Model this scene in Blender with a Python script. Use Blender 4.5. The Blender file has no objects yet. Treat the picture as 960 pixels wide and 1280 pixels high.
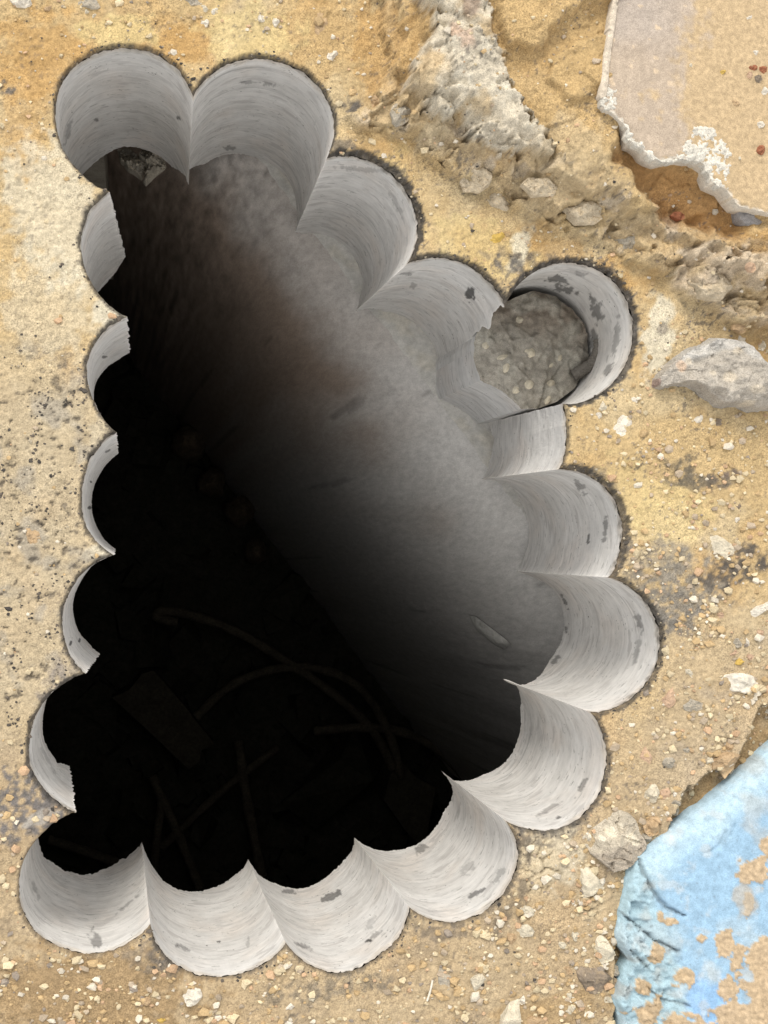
import bpy, math, random
import numpy as np
from mathutils import Matrix, Vector

random.seed(7)
SC = bpy.context.scene
COL = SC.collection
H = 1.57                                   # lens above the slab, metres

# ------------------------------------------------------------------ camera
FPX, NX, NY = 1848.0, 167.29, 673.18       # focal length and plumb point in photo pixels
tilt = math.atan(-(NX - 480) / FPX / math.sqrt(1 + ((NY - 640) / FPX) ** 2))
elev = math.atan((NY - 640) / FPX)
ROT = Matrix.Rotation(-tilt, 3, 'Y') @ Matrix.Rotation(elev, 3, 'X')
cam = bpy.data.objects.new('camera', bpy.data.cameras.new('camera'))
COL.objects.link(cam)
cam.matrix_world = Matrix.Translation((0, 0, H)) @ ROT.to_4x4()
cam.data.sensor_width = 36
cam.data.lens = FPX / 1280 * 36
cam.data.clip_start = 0.05
cam.data.clip_end = 200
SC.camera = cam

# ------------------------------------------------------------------ light
SUN_DIR = Vector((-0.22, 0.70, 0.72)).normalized()
w = bpy.data.worlds.new('World'); SC.world = w; w.use_nodes = True
nt = w.node_tree; nt.nodes.clear()
sky = nt.nodes.new('ShaderNodeTexSky'); sky.sky_type = 'NISHITA'; sky.sun_disc = False
sky.sun_elevation = math.asin(SUN_DIR.z)
sky.sun_rotation = math.atan2(SUN_DIR.x, SUN_DIR.y)
sky.dust_density = 6.0; sky.air_density = 1.0; sky.ozone_density = 1.0
hs = nt.nodes.new('ShaderNodeHueSaturation'); hs.inputs['Saturation'].default_value = 0.22   # thin cloud whitens the sky
veil = nt.nodes.new('ShaderNodeMix'); veil.data_type = 'RGBA'; veil.inputs[0].default_value = .8      # even cloud layer over the sky
veil.inputs[7].default_value = (7.6, 7.6, 7.65, 1)
bg = nt.nodes.new('ShaderNodeBackground'); bg.inputs['Strength'].default_value = 0.15
wo = nt.nodes.new('ShaderNodeOutputWorld')
nt.links.new(sky.outputs[0], hs.inputs['Color']); nt.links.new(hs.outputs[0], veil.inputs[6]); nt.links.new(veil.outputs[2], bg.inputs[0])
nt.links.new(bg.outputs[0], wo.inputs[0])
sl = bpy.data.lights.new('sun', 'SUN'); sl.energy = 1.85; sl.angle = math.radians(20); sl.color = (1, .95, .87)
so = bpy.data.objects.new('sun', sl); COL.objects.link(so)
so.rotation_euler = SUN_DIR.to_track_quat('Z', 'Y').to_euler()
SC.view_settings.view_transform = 'Standard'
SC.view_settings.look = 'None'
SC.view_settings.exposure = 0.40
SC.view_settings.gamma = 1.0
SC.cycles.max_bounces = 8
SC.cycles.diffuse_bounces = 6

# ------------------------------------------------------------------ maths helpers
RN = np.array(ROT)

def at(p, z=0.0):
    """photo pixel(s) -> the point(s) of that sight line at height z (metres); z scalar or array"""
    p = np.asarray(p, float).reshape(-1, 2)
    d = np.stack([(p[:, 0] - 480) / FPX, -(p[:, 1] - 640) / FPX, -np.ones(len(p))], 1) @ RN.T
    z = np.zeros(len(p)) + z
    return np.c_[d[:, :2] / -d[:, 2:3] * (H - z)[:, None], z]

def topx(x, y, z=0.0):
    v = np.stack([x, y, np.zeros_like(x) + z - H], -1) @ RN
    return 480 + FPX * v[..., 0] / -v[..., 2], 640 - FPX * v[..., 1] / -v[..., 2]

def _hash(ix, iy, s):
    h = (ix.astype(np.int64) * 374761393 + iy.astype(np.int64) * 668265263 + s * 974634721) & 0xFFFFFFFF
    h = ((h ^ (h >> 13)) * 1274126177) & 0xFFFFFFFF
    h = ((h ^ (h >> 16)) * 2246822519) & 0xFFFFFFFF
    return ((h ^ (h >> 15)) & 0xFFFFFF) / float(0xFFFFFF)

def vnoise(x, y, s=0):
    ix = np.floor(x); iy = np.floor(y); fx = x - ix; fy = y - iy
    fx = fx * fx * (3 - 2 * fx); fy = fy * fy * (3 - 2 * fy)
    a = _hash(ix, iy, s); b = _hash(ix + 1, iy, s); c = _hash(ix, iy + 1, s); d = _hash(ix + 1, iy + 1, s)
    return (a + (b - a) * fx) * (1 - fy) + (c + (d - c) * fx) * fy

def pnoise(x, y, s=0):
    ix = np.floor(x); iy = np.floor(y); fx = x - ix; fy = y - iy
    u = fx * fx * fx * (fx * (fx * 6 - 15) + 10); v = fy * fy * fy * (fy * (fy * 6 - 15) + 10)
    def g(i, j, dx, dy):
        a = _hash(i, j, s) * 6.2831853; return np.cos(a) * dx + np.sin(a) * dy
    a = g(ix, iy, fx, fy); b = g(ix + 1, iy, fx - 1, fy); c = g(ix, iy + 1, fx, fy - 1); d = g(ix + 1, iy + 1, fx - 1, fy - 1)
    return ((a + (b - a) * u) * (1 - v) + (c + (d - c) * u) * v) * 1.6

def fbm(x, y, size, s=0, octs=4, gain=.5):
    """value noise about 0, range about -1..1; size = largest feature in px"""
    x = np.asarray(x, float); y = np.asarray(y, float)
    t = 0; a = 1; n = 0; c, si = .8, .6; X = x / size; Y = y / size
    for o in range(octs):
        t = t + a * pnoise(X, Y, s + o * 17); n += a; a *= gain
        X, Y = (c * X - si * Y) * 2.03 + 11.3, (si * X + c * Y) * 2.03 + 5.7
    return t / n * 1.5

def facet(px, py, size, s=0):
    """broken-stone relief: every random cell is a tilted flat, about -1..1"""
    x = np.asarray(px, float) / size; y = np.asarray(py, float) / size; ix = np.floor(x); iy = np.floor(y)
    best = np.full(x.shape, 1e9); out = np.zeros(x.shape)
    for dx in (-1, 0, 1):
        for dy in (-1, 0, 1):
            jx, jy = ix + dx, iy + dy
            cx = jx + _hash(jx, jy, s + 1); cy = jy + _hash(jx, jy, s + 2); d = (x - cx) ** 2 + (y - cy) ** 2
            h = (_hash(jx, jy, s + 3) - .5) + 1.6 * (_hash(jx, jy, s + 4) - .5) * (x - cx) + 1.6 * (_hash(jx, jy, s + 5) - .5) * (y - cy)
            m = d < best; best = np.where(m, d, best); out = np.where(m, h, out)
    return out

def sst(a, b, x):
    t = np.clip((x - a) / (b - a), 0, 1); return t * t * (3 - 2 * t)

def polysdf(px, py, poly, closed=True, far=90.0):
    """signed distance (negative inside), nearest point and segment index; points farther than far from the box get far"""
    poly = np.asarray(poly, float)
    sh = px.shape; x = px.ravel(); y = py.ravel()
    D = np.full(x.size, far); Q = np.zeros((x.size, 2)); S = np.zeros(x.size, int); IN = np.zeros(x.size, bool)
    lo = poly.min(0) - far; hi = poly.max(0) + far
    sel = np.where((x > lo[0]) & (x < hi[0]) & (y > lo[1]) & (y < hi[1]))[0]
    a = poly; b = np.roll(poly, -1, 0)
    if not closed: a, b = a[:-1], b[:-1]
    for k in range(0, len(sel), 20000):
        i = sel[k:k + 20000]; X = x[i]; Y = y[i]
        best = np.full(len(i), 1e9); q = np.zeros((len(i), 2)); s = np.zeros(len(i), int); ins = np.zeros(len(i), bool)
        for j in range(len(a)):
            ax, ay = a[j]; ex, ey = b[j] - a[j]; L = ex * ex + ey * ey + 1e-12
            t = np.clip(((X - ax) * ex + (Y - ay) * ey) / L, 0, 1)
            qx = ax + t * ex; qy = ay + t * ey; d = (X - qx) ** 2 + (Y - qy) ** 2
            m = d < best
            best[m] = d[m]; q[m, 0] = qx[m]; q[m, 1] = qy[m]; s[m] = j
            if closed and ey != 0:
                c = ((ay > Y) != (ay + ey > Y)) & (X < ex * (Y - ay) / ey + ax)
                ins ^= c
        D[i] = np.sqrt(best); Q[i] = q; S[i] = s; IN[i] = ins
    D = np.where(IN, -D, D)
    return D.reshape(sh), Q.reshape(sh + (2,)), S.reshape(sh)

def cells(px, py, size, s=0):
    """distance to the nearest crack between random cells, in cell sizes"""
    x = np.asarray(px, float) / size; y = np.asarray(py, float) / size; ix = np.floor(x); iy = np.floor(y)
    a = np.full(x.shape, 9.); b = np.full(x.shape, 9.)
    for dx in (-1, 0, 1):
        for dy in (-1, 0, 1):
            d = np.hypot(x - ix - dx - _hash(ix + dx, iy + dy, s + 1), y - iy - dy - _hash(ix + dx, iy + dy, s + 2))
            b = np.minimum(b, np.maximum(a, d)); a = np.minimum(a, d)
    return b - a
def pits(px, py):
    lf = sst(170, 90, px) * sst(380, 500, py) * (1 - sst(860, 980, py))
    return lf * sst(.42, .56, fbm(px + 6 * fbm(px, py, 30, 145, 2), py * 1.3, 15, 141, 4) + .25 * fbm(px, py, 90, 142, 3))
def clay(px, py): return np.maximum(blob(px, py, 672, 1078, 26, 46, 0, 41, .4), .8 * blob(px, py, 735, 1130, 22, 20, 0, 42, .5))
def lerp(a, b, k): return a + (np.asarray(b) - a) * k[..., None]
def blob(px, py, cx, cy, rx, ry, rot=0, s=0, j=.5):
    """soft-edged irregular patch, 0..1"""
    out = np.zeros(np.shape(px)); R_ = 2.2 * max(rx, ry)
    m = (np.abs(px - cx) < R_) & (np.abs(py - cy) < R_)
    if not m.any(): return out
    x, y = px[m], py[m]; c, n = math.cos(math.radians(rot)), math.sin(math.radians(rot))
    X = ((x - cx) * c + (y - cy) * n) / rx; Y = (-(x - cx) * n + (y - cy) * c) / ry
    out[m] = sst(1.15, .7, np.sqrt(X * X + Y * Y) + j * fbm(x, y, 22, 200 + s, 4))
    return out

# ------------------------------------------------------------------ object helpers
def mesh_np(name, V, F, mat, parent=None, smooth=True, col=None, uv=None, origin=None):
    """V (n,3), F list/array of polys (all quads or all tris) -> one linked mesh object"""
    V = np.asarray(V, float); F = np.asarray(F, np.int32)
    o = np.zeros(3) if origin is None else np.asarray(origin, float)
    me = bpy.data.meshes.new(name)
    n, k = F.shape
    me.vertices.add(len(V)); me.vertices.foreach_set('co', (V - o).astype(np.float32).ravel())
    me.loops.add(n * k); me.loops.foreach_set('vertex_index', F.ravel())
    me.polygons.add(n); me.polygons.foreach_set('loop_start', np.arange(0, n * k, k, dtype=np.int32))
    me.polygons.foreach_set('loop_total', np.full(n, k, np.int32))
    me.polygons.foreach_set('use_smooth', np.full(n, smooth, bool))
    me.update(calc_edges=True)
    if col is not None:
        ca = me.attributes.new('col', 'FLOAT_COLOR', 'POINT')
        ca.data.foreach_set('color', np.c_[col, np.ones(len(V))].astype(np.float32).ravel())
    if uv is not None:
        ul = me.uv_layers.new(name='uv')
        ul.data.foreach_set('uv', np.asarray(uv, np.float32)[F.ravel()].ravel())
    me.materials.append(mat)
    ob = bpy.data.objects.new(name, me); COL.objects.link(ob)
    if parent is not None:
        ob.parent = parent
        ob.location = o - np.array(parent.location)
    else:
        ob.location = o
    return ob

def mesh_np_poly(name, V, F, mat, parent=None, smooth=True, origin=None):
    V = np.array([tuple(v) for v in V]); o = V.mean(0) if origin is None else np.array(origin); o[2] = V[:, 2].min() if origin is None else o[2]
    if parent is not None: o = np.array(parent.location)
    me = bpy.data.meshes.new(name); me.from_pydata((V - o).tolist(), [], [list(dict.fromkeys(f)) for f in F])
    for p in me.polygons: p.use_smooth = smooth
    me.materials.append(mat); ob = bpy.data.objects.new(name, me); COL.objects.link(ob)
    if parent is not None: ob.parent = parent
    else: ob.location = o
    return ob

def tag(o, label=None, cat=None, group=None, kind=None):
    if label: o['label'] = label
    if cat: o['category'] = cat
    if group: o['group'] = group
    if kind: o['kind'] = kind
    return o

def empty(name, loc):
    o = bpy.data.objects.new(name, None); COL.objects.link(o); o.location = loc; o.empty_display_size = .02
    return o

def grid_patch(poly, step, hfun, zref, cfun=None):
    """a sheet filling a pixel polygon; returns V, F, colour, boundary loop edges (i, j)"""
    poly = np.asarray(poly, float)
    lo = poly.min(0) - step; hi = poly.max(0) + step
    gx = np.arange(lo[0], hi[0] + step, step); gy = np.arange(lo[1], hi[1] + step, step)
    PX, PY = np.meshgrid(gx, gy)
    D, Q, S = polysdf(PX, PY, poly)
    ins = D < 0
    q = ins[:-1, :-1] | ins[1:, :-1] | ins[:-1, 1:] | ins[1:, 1:]
    snap = ~ins
    PX = np.where(snap, Q[..., 0], PX); PY = np.where(snap, Q[..., 1], PY); D = np.where(snap, 0, D)
    idx = np.arange(PX.size).reshape(PX.shape)
    # px y grows downwards in the world: order for upward normals
    F = np.stack([idx[:-1, :-1][q], idx[1:, :-1][q], idx[1:, 1:][q], idx[:-1, 1:][q]], 1)
    used = np.unique(F); rm = -np.ones(PX.size, int); rm[used] = np.arange(len(used)); F = rm[F]
    px = PX.ravel()[used]; py = PY.ravel()[used]; d = -D.ravel()[used]
    z = hfun(px, py, d)
    V = at(np.c_[px, py], zref); V[:, 2] = z
    e = np.concatenate([F[:, [0, 1]], F[:, [1, 2]], F[:, [2, 3]], F[:, [3, 0]]])
    key = np.sort(e, 1); kk = key[:, 0] * 10000000 + key[:, 1]
    _, inv, cnt = np.unique(kk, return_inverse=True, return_counts=True)
    be = e[cnt[inv] == 1]
    return V, F, (None if cfun is None else cfun(px, py, d)), be

def skirted(V, F, c, be, zb, scale=1.0):
    """close a sheet down to zb along its border"""
    ring = np.unique(be); rm = {int(a): len(V) + i for i, a in enumerate(ring)}
    B = V[ring].copy(); cen = V[ring].mean(0)
    B[:, :2] = cen[:2] + (B[:, :2] - cen[:2]) * scale
    B[:, 2] = np.minimum(zb, B[:, 2] - .0005)
    sk = np.array([[b, a, rm[int(a)], rm[int(b)]] for a, b in be])
    c2 = None if c is None else np.r_[c, c[ring]]
    return np.r_[V, B], np.r_[F, sk], c2

# ------------------------------------------------------------------ materials
def new_mat(name):
    m = bpy.data.materials.new(name); m.use_nodes = True
    return m, m.node_tree, m.node_tree.nodes['Principled BSDF']

def N(t, kind, **kw):
    n = t.nodes.new(kind)
    for k, v in kw.items():
        if k in n.inputs: n.inputs[k].default_value = v
        else: setattr(n, k, v)
    return n

def noise(t, vec, scale, detail=5, rough=.6):
    n = N(t, 'ShaderNodeTexNoise'); n.inputs['Scale'].default_value = scale
    n.inputs['Detail'].default_value = detail; n.inputs['Roughness'].default_value = rough
    t.links.new(vec, n.inputs['Vector']); return n.outputs['Fac']

def ramp(t, fac, stops):
    r = N(t, 'ShaderNodeValToRGB'); t.links.new(fac, r.inputs[0])
    e = r.color_ramp.elements
    while len(e) < len(stops): e.new(.5)
    for k, (p, c) in enumerate(stops):
        e[k].position = p; e[k].color = (c, c, c, 1) if isinstance(c, (int, float)) else (*c, 1)
    return r.outputs[0]

def mix(t, fac, a, b, mode='MIX'):
    m = N(t, 'ShaderNodeMix'); m.data_type = 'RGBA'; m.blend_type = mode; m.clamp_factor = True
    for v, i in ((fac, 0), (a, 6), (b, 7)):
        if isinstance(v, (int, float)): m.inputs[i].default_value = v
        elif isinstance(v, tuple): m.inputs[i].default_value = (*v, 1)
        else: t.links.new(v, m.inputs[i])
    return m.outputs[2]

def bump(t, bs, h, dist, strength=1.0):
    b = N(t, 'ShaderNodeBump'); b.inputs['Distance'].default_value = dist; b.inputs['Strength'].default_value = strength
    t.links.new(h, b.inputs['Height']); t.links.new(b.outputs[0], bs.inputs['Normal'])

def math2(t, op, a, b):
    m = N(t, 'ShaderNodeMath', operation=op)
    for v, i in ((a, 0), (b, 1)):
        if isinstance(v, (int, float)): m.inputs[i].default_value = v
        else: t.links.new(v, m.inputs[i])
    return m.outputs[0]

def grit_mat(name, colour=None, lo=.68, hi=1.3, g1=700, g2=180, bd=.0009, speck=None, rough=.95, dust=0.0, patchy=False, zs=None):
    """granular mineral surface: base from the painted attribute 'col' or one colour, grains as noise + bump"""
    m, t, bs = new_mat(name)
    P = N(t, 'ShaderNodeTexCoord').outputs['Object']
    if zs:
        mp = N(t, 'ShaderNodeMapping'); mp.inputs['Scale'].default_value = (1, 1, zs); t.links.new(P, mp.inputs[0]); P = mp.outputs[0]
    if colour is None:
        base = N(t, 'ShaderNodeAttribute', attribute_name='col').outputs['Color']
    else:
        base = mix(t, ramp(t, noise(t, P, 35, 4), [(.35, 0), (.65, 1)]), tuple(x * .8 for x in colour), tuple(min(1, x * 1.15) for x in colour))
    n1 = noise(t, P, g1, 3, .7); n2 = noise(t, P, g2, 5, .65)
    f = ramp(t, n1, [(.32, lo), (.5, 1.0), (.68, hi)])
    if patchy: f = mix(t, ramp(t, noise(t, P, 14, 3), [(.35, .35), (.65, 1)]), (1, 1, 1), f)
    f2 = ramp(t, n2, [(.3, .84), (.7, 1.14)])
    c = mix(t, 1.0, mix(t, 1.0, base, f, 'MULTIPLY'), f2, 'MULTIPLY')
    if speck:
        v = N(t, 'ShaderNodeTexVoronoi'); v.inputs['Scale'].default_value = speck[0]; t.links.new(P, v.inputs['Vector'])
        k = ramp(t, v.outputs['Distance'], [(speck[1], 1), (speck[1] + .06, 0)])
        k = math2(t, 'MULTIPLY', k, ramp(t, noise(t, P, speck[0] * .35, 2), [(.5, 0), (.56, 1)]))
        c = mix(t, k, c, speck[2])
    if dust:
        g = N(t, 'ShaderNodeNewGeometry'); sp = N(t, 'ShaderNodeSeparateXYZ'); t.links.new(g.outputs['Normal'], sp.inputs[0])
        k = math2(t, 'MULTIPLY', ramp(t, sp.outputs[2], [(.55, 0), (.95, 1)]), ramp(t, noise(t, P, 90, 5), [(.42, 0), (.62, 1)]))
        c = mix(t, math2(t, 'MULTIPLY', k, dust), c, (.46, .33, .17))
    t.links.new(c, bs.inputs['Base Color'])
    bs.inputs['Roughness'].default_value = rough
    bs.inputs['Specular IOR Level'].default_value = .15
    bump(t, bs, math2(t, 'ADD', math2(t, 'MULTIPLY', n1, .5), n2), bd)
    return m

def bore_mat():
    m, t, bs = new_mat('drilled_concrete')
    uvn = N(t, 'ShaderNodeUVMap', uv_map='uv').outputs[0]
    def stretched(su, sv, rot=0.0):
        mp = N(t, 'ShaderNodeMapping'); mp.inputs['Scale'].default_value = (su, sv, 1); mp.inputs['Rotation'].default_value = (0, 0, rot)
        t.links.new(uvn, mp.inputs[0]); return mp.outputs[0]
    fine = noise(t, stretched(7, 520, .03), 1, 4, .6)
    mid = noise(t, stretched(16, 170, -.04), 1, 4, .6)
    wide = noise(t, stretched(9, 14), 1, 3, .5)
    grain = noise(t, stretched(900, 900), 1, 2, .6)
    c = mix(t, ramp(t, wide, [(.35, 0), (.65, 1)]), (.585, .575, .555), (.675, .667, .65))
    c = mix(t, ramp(t, noise(t, stretched(14, 9), 1, 2), [(.5, 0), (.7, .55)]), c, (.64, .59, .54))
    c = mix(t, 1.0, c, ramp(t, mid, [(.32, .91), (.5, 1.0), (.66, 1.05)]), 'MULTIPLY')
    c = mix(t, 1.0, c, ramp(t, fine, [(.27, .88), (.40, .99), (.60, 1.0), (.72, 1.08)]), 'MULTIPLY')
    c = mix(t, 1.0, c, ramp(t, grain, [(.3, .93), (.7, 1.06)]), 'MULTIPLY')
    band = noise(t, stretched(2.2, 95, .02), 1, 3, .5)                                  # rings left where the bit paused
    c = mix(t, 1.0, c, ramp(t, band, [(.26, .66), (.36, .98), (.6, 1.0), (.72, 1.08)]), 'MULTIPLY')
    blot = noise(t, stretched(45, 60, .1), 1, 4, .6)
    c = mix(t, 1.0, c, ramp(t, blot, [(.3, .86), (.5, 1.0), (.7, 1.1)]), 'MULTIPLY')
    # cut faces of the aggregate: elongated greyer patches
    for su, sv, th, colr, rot in ((60, 150, .64, (.33, .325, .31), .18), (22, 60, .60, (.47, .455, .44), -.1), (70, 230, .70, (.11, .105, .10), .25)):
        k = ramp(t, noise(t, stretched(su, sv, rot), 1, 3, .5), [(th, 0), (th + .035, 1)])
        c = mix(t, math2(t, 'MULTIPLY', k, .75), c, colr)
    # pores
    v = N(t, 'ShaderNodeTexVoronoi'); v.inputs['Scale'].default_value = 1; t.links.new(stretched(150, 190), v.inputs['Vector'])
    pore = math2(t, 'MULTIPLY', ramp(t, v.outputs['Distance'], [(.10, 1), (.17, 0)]), ramp(t, noise(t, stretched(30, 40), 1, 2), [(.54, 0), (.62, 1)]))
    c = mix(t, pore, c, (.035, .032, .03))
    # grubby band under the rim and whitened arrises from the painted attribute
    at_ = N(t, 'ShaderNodeAttribute', attribute_name='col').outputs['Color']
    c = mix(t, 1.0, c, at_, 'MULTIPLY')
    t.links.new(c, bs.inputs['Base Color']); bs.inputs['Roughness'].default_value = .75
    bs.inputs['Specular IOR Level'].default_value = .25
    bump(t, bs, math2(t, 'ADD', math2(t, 'ADD', math2(t, 'MULTIPLY', fine, .5), mid), math2(t, 'MULTIPLY', pore, -2.0)), .00035)
    return m

M_GROUND = grit_mat('sandy_rubble', patchy=True, lo=.52, hi=1.42, g1=620, g2=230, bd=.0016)
M_BORE = bore_mat()
M_GRAVEL = grit_mat('gravel_grains', g1=1500, g2=500, bd=.0004)
M_ROCK = grit_mat('broken_concrete', lo=.66, hi=1.28, g1=700, g2=220, bd=.0016)
M_PALE = grit_mat('pale_stone', (.54, .485, .375), .8, 1.15, 900, 160, .0007, dust=.15)
M_WHITE = grit_mat('white_plaster_stone', (.62, .57, .48), .85, 1.1, 900, 160, .0006, dust=.15)
M_TAN = grit_mat('tan_stone', (.42, .30, .18), .8, 1.15, 900, 160, .0007, dust=.4)
M_GREY = grit_mat('grey_stone', (.35, .315, .255), .75, 1.2, 800, 160, .0008, speck=(260, .18, (.5, .44, .34)), dust=.3)
M_DARK = grit_mat('dark_stone', (.21, .17, .13), .75, 1.2, 800, 160, .0008, speck=(300, .16, (.45, .38, .3)), dust=.3)
M_PINK = grit_mat('pinkish_stone', (.46, .32, .22), .8, 1.15, 900, 160, .0006, dust=.3)
M_RED = grit_mat('red_brick_stone', (.28, .11, .06), .8, 1.15, 900, 160, .0006, dust=.3)
M_YEL = grit_mat('yellow_stone', (.52, .36, .10), .8, 1.15, 900, 160, .0006)
M_STUMP = grit_mat('broken_core_face', lo=.7, hi=1.25, g1=900, g2=190, bd=.0011)
M_PAINT = grit_mat('blue_painted_concrete', lo=.82, hi=1.14, g1=700, g2=140, bd=.00045, rough=.7)
M_SLAB = grit_mat('tan_screed', lo=.72, hi=1.25, g1=900, g2=160, bd=.0004)
M_WALL = grit_mat('void_wall_concrete', lo=.88, hi=1.12, g1=700, g2=130, bd=.0002, zs=.16)
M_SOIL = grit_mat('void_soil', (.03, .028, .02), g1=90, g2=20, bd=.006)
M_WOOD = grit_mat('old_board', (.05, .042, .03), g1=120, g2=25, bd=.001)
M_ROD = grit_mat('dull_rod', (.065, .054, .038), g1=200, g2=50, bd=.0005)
M_SMEAR = grit_mat('mortar', (.40, .39, .36), .8, 1.15, 900, 160, .001)
M_CHUNK = grit_mat('ledge_concrete', (.47, .395, .285), .75, 1.2, 800, 160, .001, dust=.4)
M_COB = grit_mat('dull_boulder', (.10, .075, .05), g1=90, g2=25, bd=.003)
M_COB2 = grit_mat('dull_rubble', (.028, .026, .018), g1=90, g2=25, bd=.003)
M_STEEL = grit_mat('rusty_steel', (.16, .145, .125), lo=.7, hi=1.3, g1=600, g2=150, bd=.0009, rough=.7)

# ------------------------------------------------------------------ the drilled holes
# rim points and lower-edge points of each core hole, clockwise; cusps shared with the neighbour
RIM = {
'A': [(70,140),(75,105),(100,75),(155,57),(200,66),(226,86)],
'B': [(262,95),(305,73),(350,75),(390,96),(415,132),(419,170)],
'C': [(425,194),(452,196),(487,213),(512,243),(523,277),(521,305)],
'D': [(518,328),(545,321),(580,327),(608,346),(624,363)],
'E': [(665,343),(715,327),(748,335),(770,350),(790,385),(794,417),(780,460),(752,488),(728,499)],
'F': [(709,530),(710,555)],
'G': [(717,587),(745,597),(770,622),(780,660),(775,692)],
'H': [(775,727),(798,741),(819,766),(828,800),(822,835),(802,864),(770,886)],
'I': [(748,905),(757,925),(760,955),(750,993),(730,1022),(700,1038),(665,1037)],
'J': [(645,1040),(652,1058),(650,1082),(630,1120),(592,1149),(560,1156),(535,1150)],
'K': [(507,1160),(480,1192),(450,1212),(420,1219),(382,1206),(365,1190)],
'L': [(335,1202),(290,1221),(250,1221),(217,1206),(197,1182)],
'M': [(160,1180),(122,1194),(82,1188),(47,1170),(30,1145),(24,1105),(29,1077),(42,1057),(60,1038)],
'N': [(75,1005),(51,983),(37,957),(36,930),(41,905),(57,876),(78,857)],
'O': [(88,822),(79,795),(79,760),(92,732),(110,710)],
'P': [(118,675),(105,645),(103,610),(119,566)],
'Q': [(118,501),(109,475),(112,440),(126,416)],
'R': [(119,358),(104,326),(102,292),(115,260)]}
# cusps on the surface between successive holes, and their lower tips
ORDER = list('ABCDEFGHIJKLMNOPQR')
TOP = {'AB': (242,118), 'BC': (410,195), 'CD': (511,328), 'EF': (706,504), 'FG': (701,586), 'GH': (764,722), 'HI': (740,891),
       'IJ': (635,1028), 'JK': (514,1137), 'KL': (358,1181), 'LM': (188,1158), 'MN': (95,1017), 'NO': (107,843), 'OP': (142,694),
       'PQ': (146,540), 'QR': (159,394), 'RA': (137,237), 'DE0': (631,374), 'DE1': (642,366)}
BOT = {'AB': (236,231), 'BC': (369,290), 'CD': (442,391), 'EF': (610,528), 'FG': (601,599), 'GH': (645,714), 'HI': (629,849),
       'IJ': (552,964), 'JK': (443,1047), 'KL': (310,1074), 'LM': (177,1052), 'MN': (87,957), 'NO': (125,817), 'OP': (144,686),
       'PQ': (148,567), 'QR': (162,441), 'RA': (157,321)}
LOW = {
'A': [(110,212),(125,198),(155,183),(185,188),(215,208)],
'B': [(255,205),(275,195),(292,192),(320,197),(342,212),(360,237),(367,267)],
'C': [(385,294),(422,320),(441,350)],
'D': [(460,388),(493,397),(518,417),(531,442)],
'F': [(616,550),(611,580)],
'G': [(635,605),(650,627),(659,650),(659,680)],
'H': [(692,737),(704,765),(704,792),(687,825)],
'I': [(651,887),(650,915),(640,942),(622,960),(602,969)],
'J': [(555,1015),(540,1040),(517,1057),(492,1063),(467,1061)],
'K': [(430,1077),(407,1097),(385,1109),(365,1110),(345,1104),(325,1090)],
'L': [(295,1095),(275,1107),(250,1114),(225,1112),(205,1100),(187,1082)],
'M': [(150,1077),(125,1089),(100,1092),(78,1087),(70,1079),(56,1072)],
'N': [(75,949),(62,935),(54,915)],
'O': [(107,802),(94,780),(91,757)],
'P': [(125,667),(116,645),(115,620),(121,600),(135,577)],
'Q': [(145,450),(126,467),(117,493)],
'R': [(142,337),(133,355),(130,370)]}
R0 = .0478 * H
ang = lambda v: np.arctan2(v[..., 1], v[..., 0])

def fit_circle(q, r):
    A = np.c_[2 * q, np.ones(len(q))]; s = np.linalg.lstsq(A, (q ** 2).sum(1), rcond=None)[0]; c = s[:2]
    for _ in range(40):
        d = q - c; n = np.linalg.norm(d, axis=1)
        c = c - np.linalg.lstsq(-d / n[:, None], n - r, rcond=None)[0]
    return c

BORES = {}
for i, k in enumerate(ORDER):
    a = TOP.get(ORDER[i - 1] + k, TOP['DE1'] if k == 'E' else None)
    b = TOP.get(k + ORDER[(i + 1) % 18], TOP['DE0'] if k == 'D' else None)
    pts = [a] + RIM[k] + [b]
    if k == 'A':   # the lower left of A's rim, seen from above, belongs between cusp RA and the first point
        pts = [a, (104,211), (83,187)] + RIM[k] + [b]
    q = at(pts)[:, :2]; c = fit_circle(q, R0 * {'F': 1.0}.get(k, 1.0))
    th = ang(q - c); th = np.unwrap(th)
    rr = np.linalg.norm(q - c, axis=1)
    BORES[k] = dict(c=c, th=th, r=rr, a=q[0], b=q[-1])

def bore_r(k, th):
    b = BORES[k]; t, r = b['th'], b['r']
    if t[0] > t[-1]: return np.interp(-th, -t, r)
    return np.interp(th, t, r)

def ray_bore(k, p, zlo=-.36 * H, zhi=-.05 * H):
    """height at which the sight line of p meets the wall of hole k"""
    zs = np.linspace(zhi, zlo, 400); w_ = at(np.repeat([p], 400, 0), zs); d = w_[:, :2] - BORES[k]['c']
    t = ang(d); base = BORES[k]['th']
    t = t + 2 * np.pi * np.round((base.mean() - t) / (2 * np.pi))
    e = np.linalg.norm(d, axis=1) - bore_r(k, t); j = np.argmin(np.abs(e))
    return t[j], zs[j]

TIP = {}
for key, p in BOT.items():
    za = np.mean([ray_bore(k, p)[1] for k in key])
    za = {'MN': -.20 * H, 'NO': -.20 * H, 'OP': -.22 * H, 'PQ': -.20 * H, 'QR': -.20 * H, 'RA': -.235 * H, 'EF': -.25 * H}.get(key, za)
    za = min(max(za, -.30 * H), -.17 * H)
    TIP[key] = at([p], za)[0]

OUT = []; OWN = []
WALLS = {}
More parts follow.
